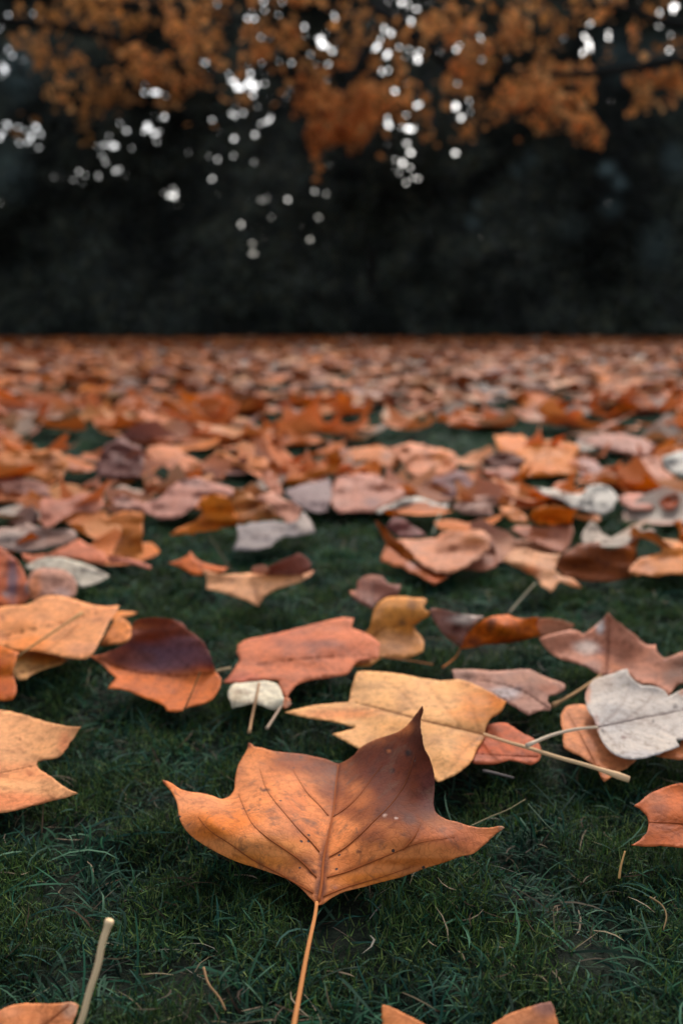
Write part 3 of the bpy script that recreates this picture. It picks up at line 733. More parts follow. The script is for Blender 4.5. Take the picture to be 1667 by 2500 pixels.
leaf('rust orange leaf cut by the right edge with a deep round notch', 'R',
     [(1254, 176, 30), (1290, 150, 29), (1330, 115, 30), (1400, 76, 31), (1480, 46, 32), (1568, 30, 33), (1700, 10, 34), (1800, 200, 26), (1720, 440, 20), (1568, 441, 20), (1500, 436, 20), (1420, 430, 20), (1340, 434, 20), (1238, 426, 22), (1290, 392, 22), (1330, 351, 23), (1348, 302, 24), (1344, 260, 25), (1320, 221, 26), (1285, 191, 28)],
     (200, 112, 68), step=7, blobs=[(1420, 185, (60, 26), (140, 76, 50), .7), (1370, 130, (70, 30), (206, 134, 98), .6), (1435, 375, (16, 10), (130, 66, 40), .9), (1450, 390, (100, 30), (186, 94, 50), .5), (1520, 250, (80, 60), (196, 106, 60), .5)],
     mid=[(1760, 330), (1560, 290), (1350, 280)], group=NEAR)
leaf('cream curled leaf tucked under the salmon leaf with its stem hanging forward', 'A',
     [(1050, 640, 23), (1060, 610, 24), (1100, 592, 25), (1160, 586, 26), (1230, 588, 26), (1270, 600, 25), (1290, 630, 24), (1302, 665, 26), (1290, 712, 20), (1250, 719, 20), (1210, 701, 22), (1170, 691, 24), (1110, 701, 22), (1065, 713, 20), (1055, 680, 23)],
     (236, 228, 204), blobs=[(1080, 655, (30, 40), (200, 180, 150), .6), (1150, 688, (50, 8), (176, 146, 110), .7), (1120, 640, (40, 4), (176, 150, 130), .6)], group=NEAR, mid=[(1170, 690), (1185, 592)],
     stem=('A', [(1190, 598, 36), (1178, 660, 32), (1160, 740, 24), (1144, 825, 17)]), stem_r=.0009, stem_col=(190, 150, 116))
leaf('tiny brown orange leaf curl beside the cream leaf with its own short stem', 'A',
     [(1296, 664), (1315, 660), (1333, 672), (1337, 692), (1325, 710), (1305, 717), (1292, 700)],
     (186, 112, 74), z0=18, up=.5, group=NEAR, blobs=[(1325, 695, (14, 14), (150, 120, 100), .7)], step=5,
     stem=('A', [(1298, 695, 22), (1280, 720, 21), (1255, 760, 19), (1225, 806, 16)]), stem_r=.0009, stem_col=(196, 172, 150))
leaf('orange leaf rising from the bottom edge right of the stem, two corners', 'F',
     [] +
     [(880, 2352, 24), (877, 2328, 26), (878, 2307, 27), (892, 2310, 26), (918, 2322, 25), (948, 2337, 24), (975, 2352, 23), (1010, 2375, 22), (1070, 2378, 22), (1110, 2366, 22), (1140, 2345, 23), (1168, 2328, 24), (1192, 2320, 25), (1216, 2311, 26), (1240, 2305, 27), (1262, 2300, 28), (1272, 2316, 27), (1276, 2334, 26), (1282, 2356, 25), (1310, 2450, 23), (1220, 2560, 22), (1080, 2600, 22), (940, 2540, 22), (870, 2440, 22)],
     (204, 130, 82), step=7, blobs=[(1250, 2310, (30, 22), (140, 104, 100), .8), (1190, 2345, (50, 30), (196, 134, 98), .6), (885, 2320, (24, 20), (206, 134, 84), .6)], mid=[(1080, 2590), (1050, 2378)], group=NEAR)
leaf('orange leaf with grey corner rising from the bottom left edge', 'L',
     [(-100, 1540, 23), (0, 1480, 25), (70, 1451, 25), (150, 1435, 25), (250, 1436, 25), (350, 1438, 26), (430, 1431, 27), (480, 1433, 27), (501, 1450, 27), (490, 1490, 27), (470, 1540, 26), (440, 1610, 25), (350, 1760, 23), (150, 1850, 22), (0, 1850, 22), (-150, 1750, 22)],
     (208, 134, 88), step=7, blobs=[(455, 1480, (50, 50), (170, 138, 118), .85), (60, 1490, (100, 40), (204, 140, 104), .7)], mid=[(0, 1800), (440, 1450)], group=NEAR)

# a loose stalk in the corner, leaning towards the lens
w = at_z(*np.array(vp('L', [(490, 1620), (530, 1520), (572, 1360), (624, 1200), (652, 1060), (684, 960), (702, 905)])).T, np.array([24, 30, 38, 46, 53, 58, 61]) / 1000)
w = smooth_line(w, 20); org = np.array([w[0, 0], w[0, 1], 0])
rad = np.linspace(.00105, .0013, 20); rad[-3:] *= (1.15, 1.3, 1.15)
v, f = tube(w - org, rad, 8)
o = link('leaf_stalk', mesh_np('leaf_stalk', v, f, np.tile(alb((232, 204, 165)), (len(v), 1))), loc=tuple(org), mat=M_BARK)
tag(o, 'loose pale straight stalk leaning up from the bottom left edge', 'stalk')
def twig(label, view, pts, r, col):
    q = smooth_line(np.array([(a, b, c / 1000) for a, b, c in vp(view, pts)]), 16)
    w = at_z(q[:, 0], q[:, 1], q[:, 2]); org = np.array([w[0, 0], w[0, 1], 0])
    v, f = tube(w - org, np.linspace(r, r * .6, 16), 6)
    o = link('straw_stalk', mesh_np('straw_stalk', v, f, np.tile(alb(col), (len(v), 1))), loc=tuple(org), mat=M_BARK)
    tag(o, label, 'straw', 'dry stalks on the grass')
twig('thin pale straw running from the right tip of the front leaf', 'R', [(200, 312, 17), (330, 250, 18), (450, 200, 19), (560, 135, 19)], .0004, (135, 125, 98))
twig('green straw crossing the grass below the right rusty leaves', 'R', [(580, 165, 18), (650, 245, 18), (700, 300, 18), (755, 348, 17)], .00035, (78, 95, 78))
twig('flat grey straw lying under the long pale stem', 'B', [(650, 1000, 16), (700, 1010, 17), (790, 1032, 17)], .0010, (120, 112, 108))
twig('orange tipped straw standing beneath the rust orange leaf', 'R', [(1158, 640, 12), (1170, 560, 17), (1196, 465, 22)], .0006, (206, 160, 110))
twig('pale blurred stalk end poking up from the dark grass at middle right', 'B', [(770, 275, 18), (820, 215, 22), (890, 138, 28)], .0011, (150, 140, 120))
twig('whitish stalk standing behind the cupped leaf', 'D', [(420, 480, 18), (435, 430, 26), (455, 375, 34)], .0012, (150, 155, 135))
twig('dark green blade lying over the purple brown leaf', 'A', [(835, 740, 22), (860, 690, 26), (890, 620, 30), (920, 545, 34)], .0006, (48, 52, 30))
twig('brown stalk lying behind the small burnt orange leaf', 'C', [(1060, 640, 16), (1010, 560, 20), (960, 485, 24)], .0008, (90, 76, 60))
twig('pale curved straw lying in moss at lower right', 'R', [(1355, 760, 14), (1430, 810, 15), (1460, 880, 15), (1440, 970, 14)], .0005, (112, 94, 68))
twig('brown straw by the bottom centre left of the front stem', 'L', [(1300, 1210, 13), (1330, 1310, 14), (1400, 1400, 14), (1440, 1480, 13)], .0006, (130, 104, 78))

# leaves of the middle ground, already out of focus
MID = 'blurred fallen leaves of the middle ground'
def mid_leaf(label, view, pts, col, z0=20, up=.4, blobs=(), **k):
    k.setdefault('group', MID); k.setdefault('step', 10)
    xs_ = [p[0] for p in pts]; ys_ = [p[1] for p in pts]
    k.setdefault('mid', [(min(xs_) * .8 + max(xs_) * .2, max(ys_) * .7 + min(ys_) * .3), (min(xs_) * .2 + max(xs_) * .8, max(ys_) * .35 + min(ys_) * .65)])
    return leaf(label, view, pts, col, z0 + 3, up, blobs, wav=3.0, fold=1.6, jag=2.4, wf=62, **k)
mid_leaf('long greyish rolled leaf at the left edge above the white ribbed leaf', 'C', [(-50, 490), (0, 450), (60, 445), (130, 430), (160, 440), (200, 450), (280, 455), (350, 465), (363, 486), (330, 510), (250, 535), (180, 550), (80, 552), (0, 546)], (172, 146, 134), 22, .6, [(60, 490, (70, 30), (190, 178, 168), .6), (270, 500, (70, 30), (150, 108, 90), .6)])
mid_leaf('salmon leaf between the grey rolled leaf and the white ribbed leaf', 'C', [(100, 565), (180, 570), (260, 555), (320, 520), (360, 500), (410, 530), (470, 560), (500, 590), (480, 620), (440, 612), (350, 592), (250, 587), (180, 592), (150, 620), (120, 600)], (204, 122, 88), 20, .45)
mid_leaf('orange leaf bent upright like a chair above the dark gap', 'C', [(450, 410, 56), (520, 385, 60), (600, 372, 62), (652, 374, 62), (656, 420, 54), (650, 500, 40), (658, 600, 20), (620, 603, 20), (560, 590, 22), (512, 582, 24), (540, 520, 34), (562, 470, 44), (555, 430, 50), (500, 432, 52)], (196, 118, 58), 20, .8, [(550, 395, (90, 26), (216, 138, 84), .8)])
mid_leaf('low pinkish leaf at the foot of the upright orange leaf', 'C', [(490, 575), (600, 590), (702, 622), (690, 637), (600, 612), (500, 607)], (190, 116, 92), 20, .3)
mid_leaf('pinkish leaf left of the upright orange leaf, lit along its top', 'C', [(185, 332), (220, 310), (260, 320), (330, 305), (388, 284), (430, 285), (477, 295), (476, 350), (440, 376), (370, 376), (300, 400), (240, 440), (200, 452), (185, 400)], (190, 126, 104), 22, .5, [(440, 310, (40, 24), (200, 128, 84), .7)])
mid_leaf('wide dusty pink leaf in the left middle with wavy top', 'C', [(515, 312), (560, 298), (600, 315), (690, 330), (740, 300), (800, 250), (850, 225), (930, 221), (980, 240), (1050, 260), (1100, 270), (1090, 302), (1000, 292), (930, 302), (900, 340), (850, 380), (800, 402), (720, 402), (650, 372), (560, 362), (520, 342)], (184, 130, 114), 22, .5, [(880, 240, (60, 20), (178, 148, 140), .7), (570, 330, (40, 24), (190, 160, 148), .6)])
mid_leaf('small peach leaf lobe curling upward like a hook', 'C', [(632, 322, 22), (650, 290, 34), (670, 262, 44), (680, 230, 52), (705, 226, 55), (730, 230, 54), (742, 246, 50), (715, 268, 44), (697, 282, 38), (690, 320, 24)], (206, 142, 104), 22, .9)
mid_leaf('bright orange folded leaf with pointed left tip in the left middle', 'C', [(925, 310, 60), (970, 288, 66), (1030, 298, 64), (1070, 330, 56), (1085, 370, 46), (1102, 430, 30), (1050, 446, 27), (960, 462, 25), (860, 477, 23), (775, 482, 24), (820, 450, 29), (900, 420, 35), (930, 382, 44), (915, 340, 54)], (208, 120, 48), 22, .6, [(1000, 340, (80, 40), (218, 126, 34), .8), (920, 430, (90, 24), (202, 118, 56), .8)])
mid_leaf('striped brownish leaf right of the bright orange folded one', 'C', [(1080, 268), (1150, 290), (1200, 330), (1260, 360), (1292, 402), (1200, 412), (1130, 422), (1100, 432), (1080, 372), (1065, 320)], (196, 128, 74), 24, .7, [(1160, 350, (30, 30), (130, 76, 40), .8), (1230, 380, (30, 20), (150, 84, 40), .7)])
mid_leaf('pinkish leaf draped over a grey leaf in the left middle', 'C', [(1180, 310), (1250, 280), (1300, 320), (1350, 330), (1387, 362), (1370, 402), (1340, 442), (1290, 402), (1240, 350)], (196, 138, 114), 30, .6)
mid_leaf('grey underside leaf drooping onto open green grass', 'C', [(1090, 440), (1180, 425), (1260, 415), (1320, 430), (1390, 380), (1430, 420), (1452, 470), (1400, 482), (1300, 492), (1220, 540), (1150, 552), (1068, 547), (1090, 500)], (150, 140, 138), 20, .4, [(1400, 430, (40, 40), (180, 164, 152), .6)])
mid_leaf('dull maroon squarish leaf standing among oranges at left', 'C', [(445, 165), (470, 110), (510, 55), (560, 38), (600, 60), (650, 80), (655, 130), (667, 212), (600, 217), (500, 220), (455, 216), (436, 190)], (120, 78, 70), 22, .7)
mid_leaf('ochre leaf with dropped tip at the far left', 'C', [(-40, 150), (0, 105), (80, 95), (160, 100), (210, 85), (280, 100), (320, 160), (300, 190), (290, 245), (262, 202), (230, 236), (150, 216), (60, 216), (0, 202)], (190, 118, 64), 22, .6, [(240, 150, (30, 40), (130, 76, 44), .6)])
mid_leaf('peach orange leaf right of the maroon squarish leaf', 'C', [(660, 132), (680, 80), (740, 68), (800, 75), (860, 120), (900, 140), (967, 156), (950, 176), (890, 196), (820, 212), (790, 190), (740, 160), (680, 166)], (210, 136, 96), 22, .5, [(790, 150, (24, 20), (150, 100, 84), .7)])
mid_leaf('flat orange leaf with pointed left end in the second row', 'C', [(984, 94), (1040, 100), (1090, 128), (1150, 124), (1220, 130), (1292, 150), (1270, 172), (1200, 182), (1120, 172), (1060, 152), (1000, 117)], (202, 122, 58), 22, .5)
mid_leaf('thin orange leaf seen edge on rising to the right', 'C', [(1275, 250), (1330, 215), (1420, 190), (1500, 150), (1505, 110), (1560, 85), (1575, 150), (1520, 192), (1440, 222), (1350, 257)], (198, 110, 44), 24, .9)
mid_leaf('salmon leaf strip between the edge-on orange leaf and the pink one', 'C', [(1195, 180), (1240, 188), (1285, 250), (1302, 292), (1260, 312), (1228, 270)], (196, 126, 96), 24, .6)
mid_leaf('greyish mauve leaf below the edge-on orange leaf', 'C', [(1308, 280), (1380, 255), (1450, 240), (1522, 230), (1522, 300), (1500, 372), (1430, 372), (1370, 352), (1328, 310)], (156, 134, 132), 20, .5)
mid_leaf('dark brown leaf side in shade left of the pink leaf', 'C', [(40, 432), (90, 370), (150, 340), (177, 380), (182, 432), (100, 442)], (96, 58, 44), 18, .5)
mid_leaf('ochre leaf in shade at the far left third row', 'C', [(0, 262), (60, 285), (130, 300), (222, 312), (130, 337), (60, 328), (-20, 330)], (192, 118, 78), 20, .4)
mid_leaf('dusty brown leaf behind the ochre one at far left', 'C', [(-20, 215), (90, 220), (180, 235), (230, 270), (242, 310), (130, 300), (30, 290), (0, 262)], (158, 112, 98), 22, .5)
mid_leaf('brightest orange leaf arched high in the right middle', 'D', [(700, 20, 52), (760, 24, 52), (830, 24, 54), (865, 48, 52), (900, 50, 52), (960, 44, 54), (1010, 60, 50), (1040, 55, 54), (1087, 70, 54), (1080, 100, 46), (1060, 120, 40), (1092, 170, 30), (1086, 212, 20), (1020, 207, 20), (950, 212, 20), (870, 217, 20), (800, 212, 20), (830, 165, 30), (842, 135, 36), (790, 105, 42), (730, 95, 46), (714, 60, 48)], (222, 134, 58), 22, .6, [(780, 60, (60, 50), (212, 118, 34), .8), (900, 190, (110, 30), (214, 118, 30), .7), (960, 110, (60, 40), (226, 144, 80), .7)])
mid_leaf('peach leaf with orange right side left of the maroon leaf', 'D', [(225, 80), (320, 60), (370, 65), (430, 80), (500, 95), (532, 120), (532, 170), (490, 206), (400, 217), (340, 222), (308, 190), (270, 140)], (222, 148, 110), 22, .6, [(470, 130, (50, 40), (214, 124, 50), .8)])
mid_leaf('orange brown leaf left of the peach leaf', 'D', [(0, 132), (50, 90), (130, 75), (220, 83), (272, 142), (262, 182), (200, 172), (120, 142), (50, 152)], (198, 120, 66), 22, .5, [(210, 120, (26, 20), (140, 100, 84), .7)])
mid_leaf('dark maroon leaf with pink sheen beneath the peach leaf', 'D', [(370, 252), (400, 215), (460, 213), (530, 185), (580, 208), (622, 262), (600, 292), (500, 302), (420, 302), (388, 276)], (120, 74, 72), 20, .6, [(430, 260, (40, 20), (176, 128, 126), .6)])  # pink sheen laid in as blob colour
mid_leaf('large dusty pink leaf in the centre above the open grass', 'D', [(-60, 330), (-20, 220), (60, 200), (130, 203), (182, 215), (202, 250), (282, 270), (302, 312), (230, 332), (150, 372), (60, 377), (0, 382)], (190, 132, 112), 20, .4, [(140, 330, (34, 20), (130, 104, 106), .7), (60, 250, (60, 30), (196, 146, 130), .6)])
mid_leaf('white curved leaf rim arching over the centre grass', 'D', [(150, 374), (220, 342), (300, 312), (370, 308), (420, 328), (502, 345), (480, 362), (400, 356), (330, 348), (240, 360), (180, 380)], (196, 190, 180), 20, .5)
mid_leaf('white leaf with long left tail in the right middle', 'D', [(888, 265), (980, 270), (1050, 290), (1110, 290), (1130, 260), (1180, 247), (1230, 260), (1267, 312), (1250, 362), (1200, 387), (1140, 372), (1060, 352), (1000, 312), (920, 292)], (204, 200, 190), 22, .5, [(1000, 295, (80, 12), (186, 160, 140), .6)])
mid_leaf('pinkish leaf right of the long tailed white leaf', 'D', [(1275, 300), (1360, 288), (1452, 308), (1442, 352), (1420, 367), (1340, 362), (1285, 342)], (200, 138, 118), 20, .4)
mid_leaf('small rust leaf at the right beyond the pinkish leaf', 'D', [(1448, 340), (1490, 308), (1532, 288), (1552, 320), (1522, 362), (1470, 367)], (180, 86, 44), 22, .6)
mid_leaf('greyish tan leaf in the centre right gap', 'D', [(508, 352), (560, 320), (640, 306), (722, 308), (737, 332), (690, 352), (702, 392), (620, 387), (540, 372)], (172, 132, 116), 20, .5)
mid_leaf('orange brown leaf lip left of the tall orange lobe', 'D', [(728, 353), (790, 363), (842, 388), (857, 422), (800, 417), (740, 387)], (204, 126, 66), 24, .6)
mid_leaf('brown leaf with upright orange lobe behind the big dark leaf', 'D', [(768, 452), (840, 435), (900, 443), (1000, 438), (1052, 438), (1062, 502), (1030, 552), (990, 562), (930, 532), (860, 502)], (172, 108, 80), 20, .4, [(900, 500, (60, 30), (150, 76, 30), .8), (1000, 480, (50, 30), (186, 130, 108), .7)],
         extra=[([(858, 402, 46), (880, 365, 54), (930, 350, 58), (1000, 356, 58), (1087, 364, 58), (1062, 402, 48), (1060, 432, 38), (980, 434, 36), (890, 428, 38)], (220, 124, 40), 30, .6, (), None, None, ())])
mid_leaf('cream pointed leaf wedge above the big dark brown leaf', 'D', [(1098, 502), (1120, 440), (1145, 410), (1180, 448), (1220, 488), (1302, 508), (1260, 534), (1180, 524), (1110, 532)], (194, 180, 164), 24, .5)
mid_leaf('big dark brown leaf standing up with a spike at its right', 'D', [(985, 616), (1010, 570), (1060, 540), (1120, 520), (1180, 513), (1200, 545), (1280, 540), (1330, 510), (1372, 483), (1352, 540), (1346, 600), (1310, 640), (1332, 672), (1250, 692), (1150, 692), (1060, 682), (1000, 652)], (128, 68, 34), 20, .75, [(1060, 560, (60, 24), (150, 90, 60), .6), (1330, 560, (24, 50), (176, 92, 26), .8)])
mid_leaf('light peach leaf in front of the big dark brown leaf', 'D', [(738, 592), (800, 552), (830, 543), (900, 560), (1006, 570), (985, 612), (1000, 662), (1060, 682), (1097, 722), (1050, 712), (1000, 692), (960, 742), (920, 712), (880, 667), (820, 642)], (214, 156, 114), 20, .4, [(860, 650, (50, 24), (170, 84, 30), .8), (1070, 700, (30, 20), (206, 130, 84), .7)])
mid_leaf('orange leaf at the right edge with a round peach lobe', 'D', [(1308, 642), (1350, 600), (1400, 578), (1460, 560), (1475, 528), (1568, 523), (1660, 505), (1660, 655), (1568, 657), (1480, 667), (1380, 667), (1328, 662)], (212, 136, 76), 22, .4, [(1380, 640, (60, 24), (220, 158, 124), .7), (1390, 582, (24, 10), (120, 70, 50), .7), (1560, 600, (60, 60), (214, 128, 50), .6)],
         extra=[([(1520, 418, 58), (1550, 412, 58), (1570, 442, 52), (1660, 465, 48), (1660, 545, 32), (1560, 535, 32), (1545, 470, 46)], (206, 112, 36), 30, .8, (), None, None, ())])
mid_leaf('cupped leaf like a bowl with raised orange spike in open grass', 'D', [(250, 502, 30), (340, 500, 30), (440, 490, 32), (448, 470, 37), (500, 457, 42), (560, 465, 42), (600, 457, 46), (650, 463, 46), (682, 490, 44), (672, 540, 38), (620, 592, 30), (560, 632, 25), (500, 657, 22), (440, 652, 22), (380, 622, 22), (335, 592, 24), (300, 545, 28)], (212, 148, 114), 22, .4, [(610, 500, (60, 30), (204, 132, 80), .7), (480, 640, (80, 16), (206, 136, 98), .6)],
         extra=[([(152, 415, 62), (165, 420, 61), (200, 450, 56), (240, 490, 50), (300, 540, 42), (332, 572, 36), (330, 602, 28), (290, 592, 28), (240, 552, 34), (205, 512, 40), (178, 460, 50)], (178, 92, 30), 30, .8, (), None, None, ()),
                ([(183, 602, 20), (190, 550, 26), (215, 515, 32), (260, 560, 26), (310, 600, 22), (370, 625, 19), (440, 657, 17), (502, 662, 17), (470, 687, 16), (430, 707, 15), (380, 682, 16), (300, 642, 17), (220, 612, 19)], (186, 106, 60), 17, .4, [(330, 620, (30, 20), (196, 156, 150), .6), (430, 680, (50, 20), (190, 88, 24), .7)], None, None, ()),
                ([(540, 642, 19), (610, 600, 22), (670, 550, 28), (692, 500, 34), (717, 612, 20), (680, 642, 18), (600, 642, 18)], (154, 96, 72), 18, .4, (), None, None, ())])
mid_leaf('small maroon leaf just behind the cupped leaf', 'D', [(198, 440), (240, 400), (290, 408), (330, 438), (392, 475), (340, 492), (260, 482)], (122, 72, 66), 20, .6)
mid_leaf('pinkish leaf with orange edge at the far right third row', 'D', [(1288, 180), (1340, 140), (1400, 128), (1470, 128), (1482, 180), (1522, 220), (1510, 262), (1430, 252), (1350, 232)], (206, 144, 118), 22, .5)
mid_leaf('white leaf at the right edge of the second row', 'D', [(1468, 122), (1520, 105), (1600, 95), (1620, 200), (1568, 205), (1500, 182)], (200, 198, 190), 24, .5)
mid_leaf('dusty pink leaf in the far right second row', 'D', [(1108, 50), (1200, 18), (1300, 18), (1400, 48), (1452, 80), (1400, 122), (1300, 102), (1180, 82)], (182, 128, 110), 22, .5)
mid_leaf('pink brown leaf tail right of the brightest orange leaf', 'D', [(1083, 130), (1150, 138), (1222, 192), (1180, 217), (1088, 212)], (178, 132, 122), 20, .5)
mid_leaf('dark brown curled leaf left of the brightest orange leaf', 'D', [(638, 140), (700, 108), (790, 108), (842, 135), (820, 167), (740, 172), (690, 172)], (104, 56, 40), 24, .7)
mid_leaf('dusky tan leaf under the dark brown curled one', 'D', [(648, 182), (740, 175), (812, 175), (802, 212), (720, 232), (648, 212)], (172, 112, 92), 20, .5)
mid_leaf('small ochre leaf above the long tailed white leaf', 'D', [(958, 270), (1000, 238), (1042, 233), (1072, 270), (1040, 286)], (202, 128, 88), 22, .6)
mid_leaf('small salmon leaf right of the maroon leaf with pink sheen', 'D', [(636, 262), (700, 253), (752, 290), (700, 307), (638, 302)], (196, 112, 84), 22, .6)
print('traced leaves', N_LEAF)

# ------------------------------------------------------------------ the carpet of leaves beyond
def tulip(seed):
    r = np.random.default_rng(seed)
    kind = r.integers(0, 4)
    if kind == 3:   # plainer, broader leaf
        half = [(.12, .03), (.30, .10), (.44, .24), (.50, .42), (.44, .58), (.36, .68), (.38, .80), (.26, .84), (.12, .86)]
    else:
        half = [(.14, .03), (.28, .09), (.42, .17), (.54, .28), (.60, .36), (.47, .42), (.38, .49), (.35, .58), (.39, .70), (.45, .86), (.31, .84), (.16, .81)]
    A = [(0, 0)] + [(x * r.uniform(.88, 1.12), y + r.uniform(-.025, .025)) for x, y in half]
    B = [(-x * r.uniform(.88, 1.12), y + r.uniform(-.025, .025)) for x, y in half[::-1]]
    return np.array(A + [(0, .78 + r.uniform(-.04, .12))] + B)

def template(seed, step):
    o = tulip(seed)
    V, Fc = triangulate(o, step, .15)
    r = np.random.default_rng(seed + 900)
    x, y = V[:, 0], V[:, 1] - .42
    k1, k2 = r.uniform(-.2, 1.3), r.uniform(-.3, .9)
    z = k1 * x * x + k2 * y * y + r.uniform(-.3, .45) * np.abs(x) + r.uniform(-.8, .9) * x * y * 1.5 + .035 * vnoise(V, 9, seed)
    # one lobe or side rolled up
    if r.random() < .55:
        a = r.uniform(0, 6.28); s = x * math.cos(a) + y * math.sin(a) - .22
        rl = np.maximum(s, 0)
        x = x - rl * math.cos(a) * .55; y = y - rl * math.sin(a) * .55; z = z + rl * 1.1
    a, b, c = [np.array([x[i], y[i]]).T for i in (Fc[:, 0], Fc[:, 1], Fc[:, 2])]
    P = np.stack([x, y, z - z.min()], 1)
    dm = np.abs(V[:, 0])
    vein = np.exp(-(dm / .012) ** 2)
    return P, Fc, vein, V

PAL = [((208, 126, 78), 20), ((198, 112, 56), 15), ((216, 122, 42), 11), ((190, 128, 102), 10), ((164, 112, 92), 6), ((222, 158, 116), 9), ((188, 178, 166), 7), ((118, 72, 62), 7), ((146, 82, 46), 9), ((206, 142, 90), 5)]
PNAME = ['salmon', 'rusty orange', 'bright orange', 'dusty pink', 'mauve brown', 'peach', 'silvery white', 'dark maroon', 'chestnut brown', 'tan']
pw = np.array([18, 18, 13, 5, 3, 10, 7, 5, 9, 10], float); pw /= pw.sum()

# individual leaves: 24 shapes in 10 colours, sharing mesh data
NI = 214
r = np.random.default_rng(77)
def carpet_y(u, a, b):            # area uniform in the view wedge
    return np.sqrt(a * a + u * (b * b - a * a))
tmpl = [template(s, .115) for s in range(24)]
cache = {}
iy = np.concatenate([carpet_y(r.random(62), 1.36, 2.0), carpet_y(r.random(NI - 62), 2.0, 3.15)]); iy.sort()
ix = r.uniform(-1, 1, NI) * (.36 * iy + .10)
FILL = [(40,1330),(230,1295),(180,1255),(330,1235),(60,1190),(420,1200),(1000,1262),(1180,1232),(1330,1215),(1480,1190),(1620,1250),(1150,1290),(1250,1335),(930,1200),(1060,1190),(870,1150),(560,1150),(640,1130),(1400,1120),(1560,1110),(200,1150),(130,1225),(1500,1335),(1620,1355),(300,1335),(20,1265),(480,1240),(1390,1265),(740,1165),(1240,1170)]
fw = at_z(*np.array(FILL, float).T, np.full(len(FILL), .02))
ix = np.concatenate([fw[:, 0], ix]); iy = np.concatenate([fw[:, 1], iy]); NI += len(FILL)
for i in range(NI):
    s = int(r.integers(0, 24)); c = int(r.choice(len(PAL), p=pw))
    if (s, c) not in cache:
        P, Fc, vein, V0 = tmpl[s]
        rr = np.random.default_rng(s * 31 + c)
        base = alb(PAL[c][0]); other = alb(PAL[int(rr.choice(len(PAL), p=pw))][0])
        k = np.clip(.5 + .9 * vnoise(V0, 4, s + 7 * c), 0, 1)[:, None] * .7
        cache[(s, c)] = mesh_np('fallen_leaf', P, Fc, base * (1 - k) + other * k, vein)
        cache[(s, c)].materials.append(M_LEAF)
    o = bpy.data.objects.new('fallen_leaf', cache[(s, c)])
    scene.collection.objects.link(o)
    sz = r.uniform(.10, .17) if iy[i] > 2 else r.uniform(.075, .12)
    o.scale = (sz, sz, sz * r.uniform(.35, .75))
    o.rotation_euler = (R(r.normal(0, 9)), R(r.normal(0, 9)), r.uniform(0, 6.28))
    mtx = np.array(o.rotation_euler.to_matrix())
    Wv = (tmpl[s][0] * np.array(o.scale)) @ mtx.T
    zo = (.016 if iy[i] > 2 else .012) - np.quantile(Wv[:, 2], .12) + r.uniform(0, .012)
    o.location = (ix[i], iy[i], zo)
    LEAF_TRIS.append((Wv + (ix[i], iy[i], zo))[tmpl[s][1]])
    q = ix[i] / iy[i]
    side = 'at far left' if q < -.2 else ('left of centre' if q < -.07 else ('near the centre' if q < .07 else ('right of centre' if q < .2 else 'at far right')))
    row = 'low among the readable leaves' if iy[i] < 1.95 else ['behind the in-focus rows', 'in the second carpet row', 'mid carpet', 'in an upper carpet row', 'high in the carpet'][min(4, int((iy[i] - 2.1) / .24))]
    tz = tmpl[s][0][:, 2].max()
    shape = 'flat' if tz < .22 else ('wavy' if tz < .34 else ('cupped' if tz < .5 else 'curled'))
    size = 'small' if sz < .105 else ('large' if sz > .132 else 'mid sized')
    tag(o, '%s %s %s leaf %s, %s' % (size, shape, PNAME[c], row, side), 'leaf', 'blurred leaves carpeting the lawn')

# leaves that would read the same are told apart by how near they lie
byl = {}
for o in scene.objects:
    if o.get('group') == 'blurred leaves carpeting the lawn': byl.setdefault(o['label'], []).append(o)
for lb, L in byl.items():
    if len(L) > 1:
        L.sort(key=lambda q: q.location.y)
        for k, o in enumerate(L):
            o['label'] = lb + (', nearer one' if k == 0 else (', farther one' if k == len(L) - 1 else ', middle one'))

# ------------------------------------------------------------------ grass, pressed down under the leaves
CELL = .004
HG = np.full((int(3.6 / CELL), int(5.2 / CELL)), 9.0)
bw = [(a, b, 1 - a - b) for a in (0, .25, .5, .75, 1) for b in (0, .25, .5, .75, 1) if a + b <= 1]
for T in LEAF_TRIS:
    for a, b, c in bw:
        p = T[:, 0] * a + T[:, 1] * b + T[:, 2] * c
        for dx, dy in ((0, 0), (CELL, 0), (-CELL, 0), (0, CELL), (0, -CELL)):
            i = ((p[:, 0] + dx + 1.8) / CELL).astype(int); j = ((p[:, 1] + dy) / CELL).astype(int)
            k = (i >= 0) & (i < HG.shape[0]) & (j >= 0) & (j < HG.shape[1])
            np.minimum.at(HG, (i[k], j[k]), p[k, 2])
def press(part, free=.02, nv=9, seed=0):
    V, F_, C = part
    i = np.clip(((V[:, 0] + 1.8) / CELL).astype(int), 0, HG.shape[0] - 1); j = np.clip((V[:, 1] / CELL).astype(int), 0, HG.shape[1] - 1)
    top = HG[i, j] - .0015
    nb = len(V) // nv
    fr = np.repeat(np.random.default_rng(seed).random(nb) < free, nv)
    top[fr] = 9
    V[:, 2] = np.minimum(V[:, 2], np.maximum(top, -.004))
    return V, F_, C

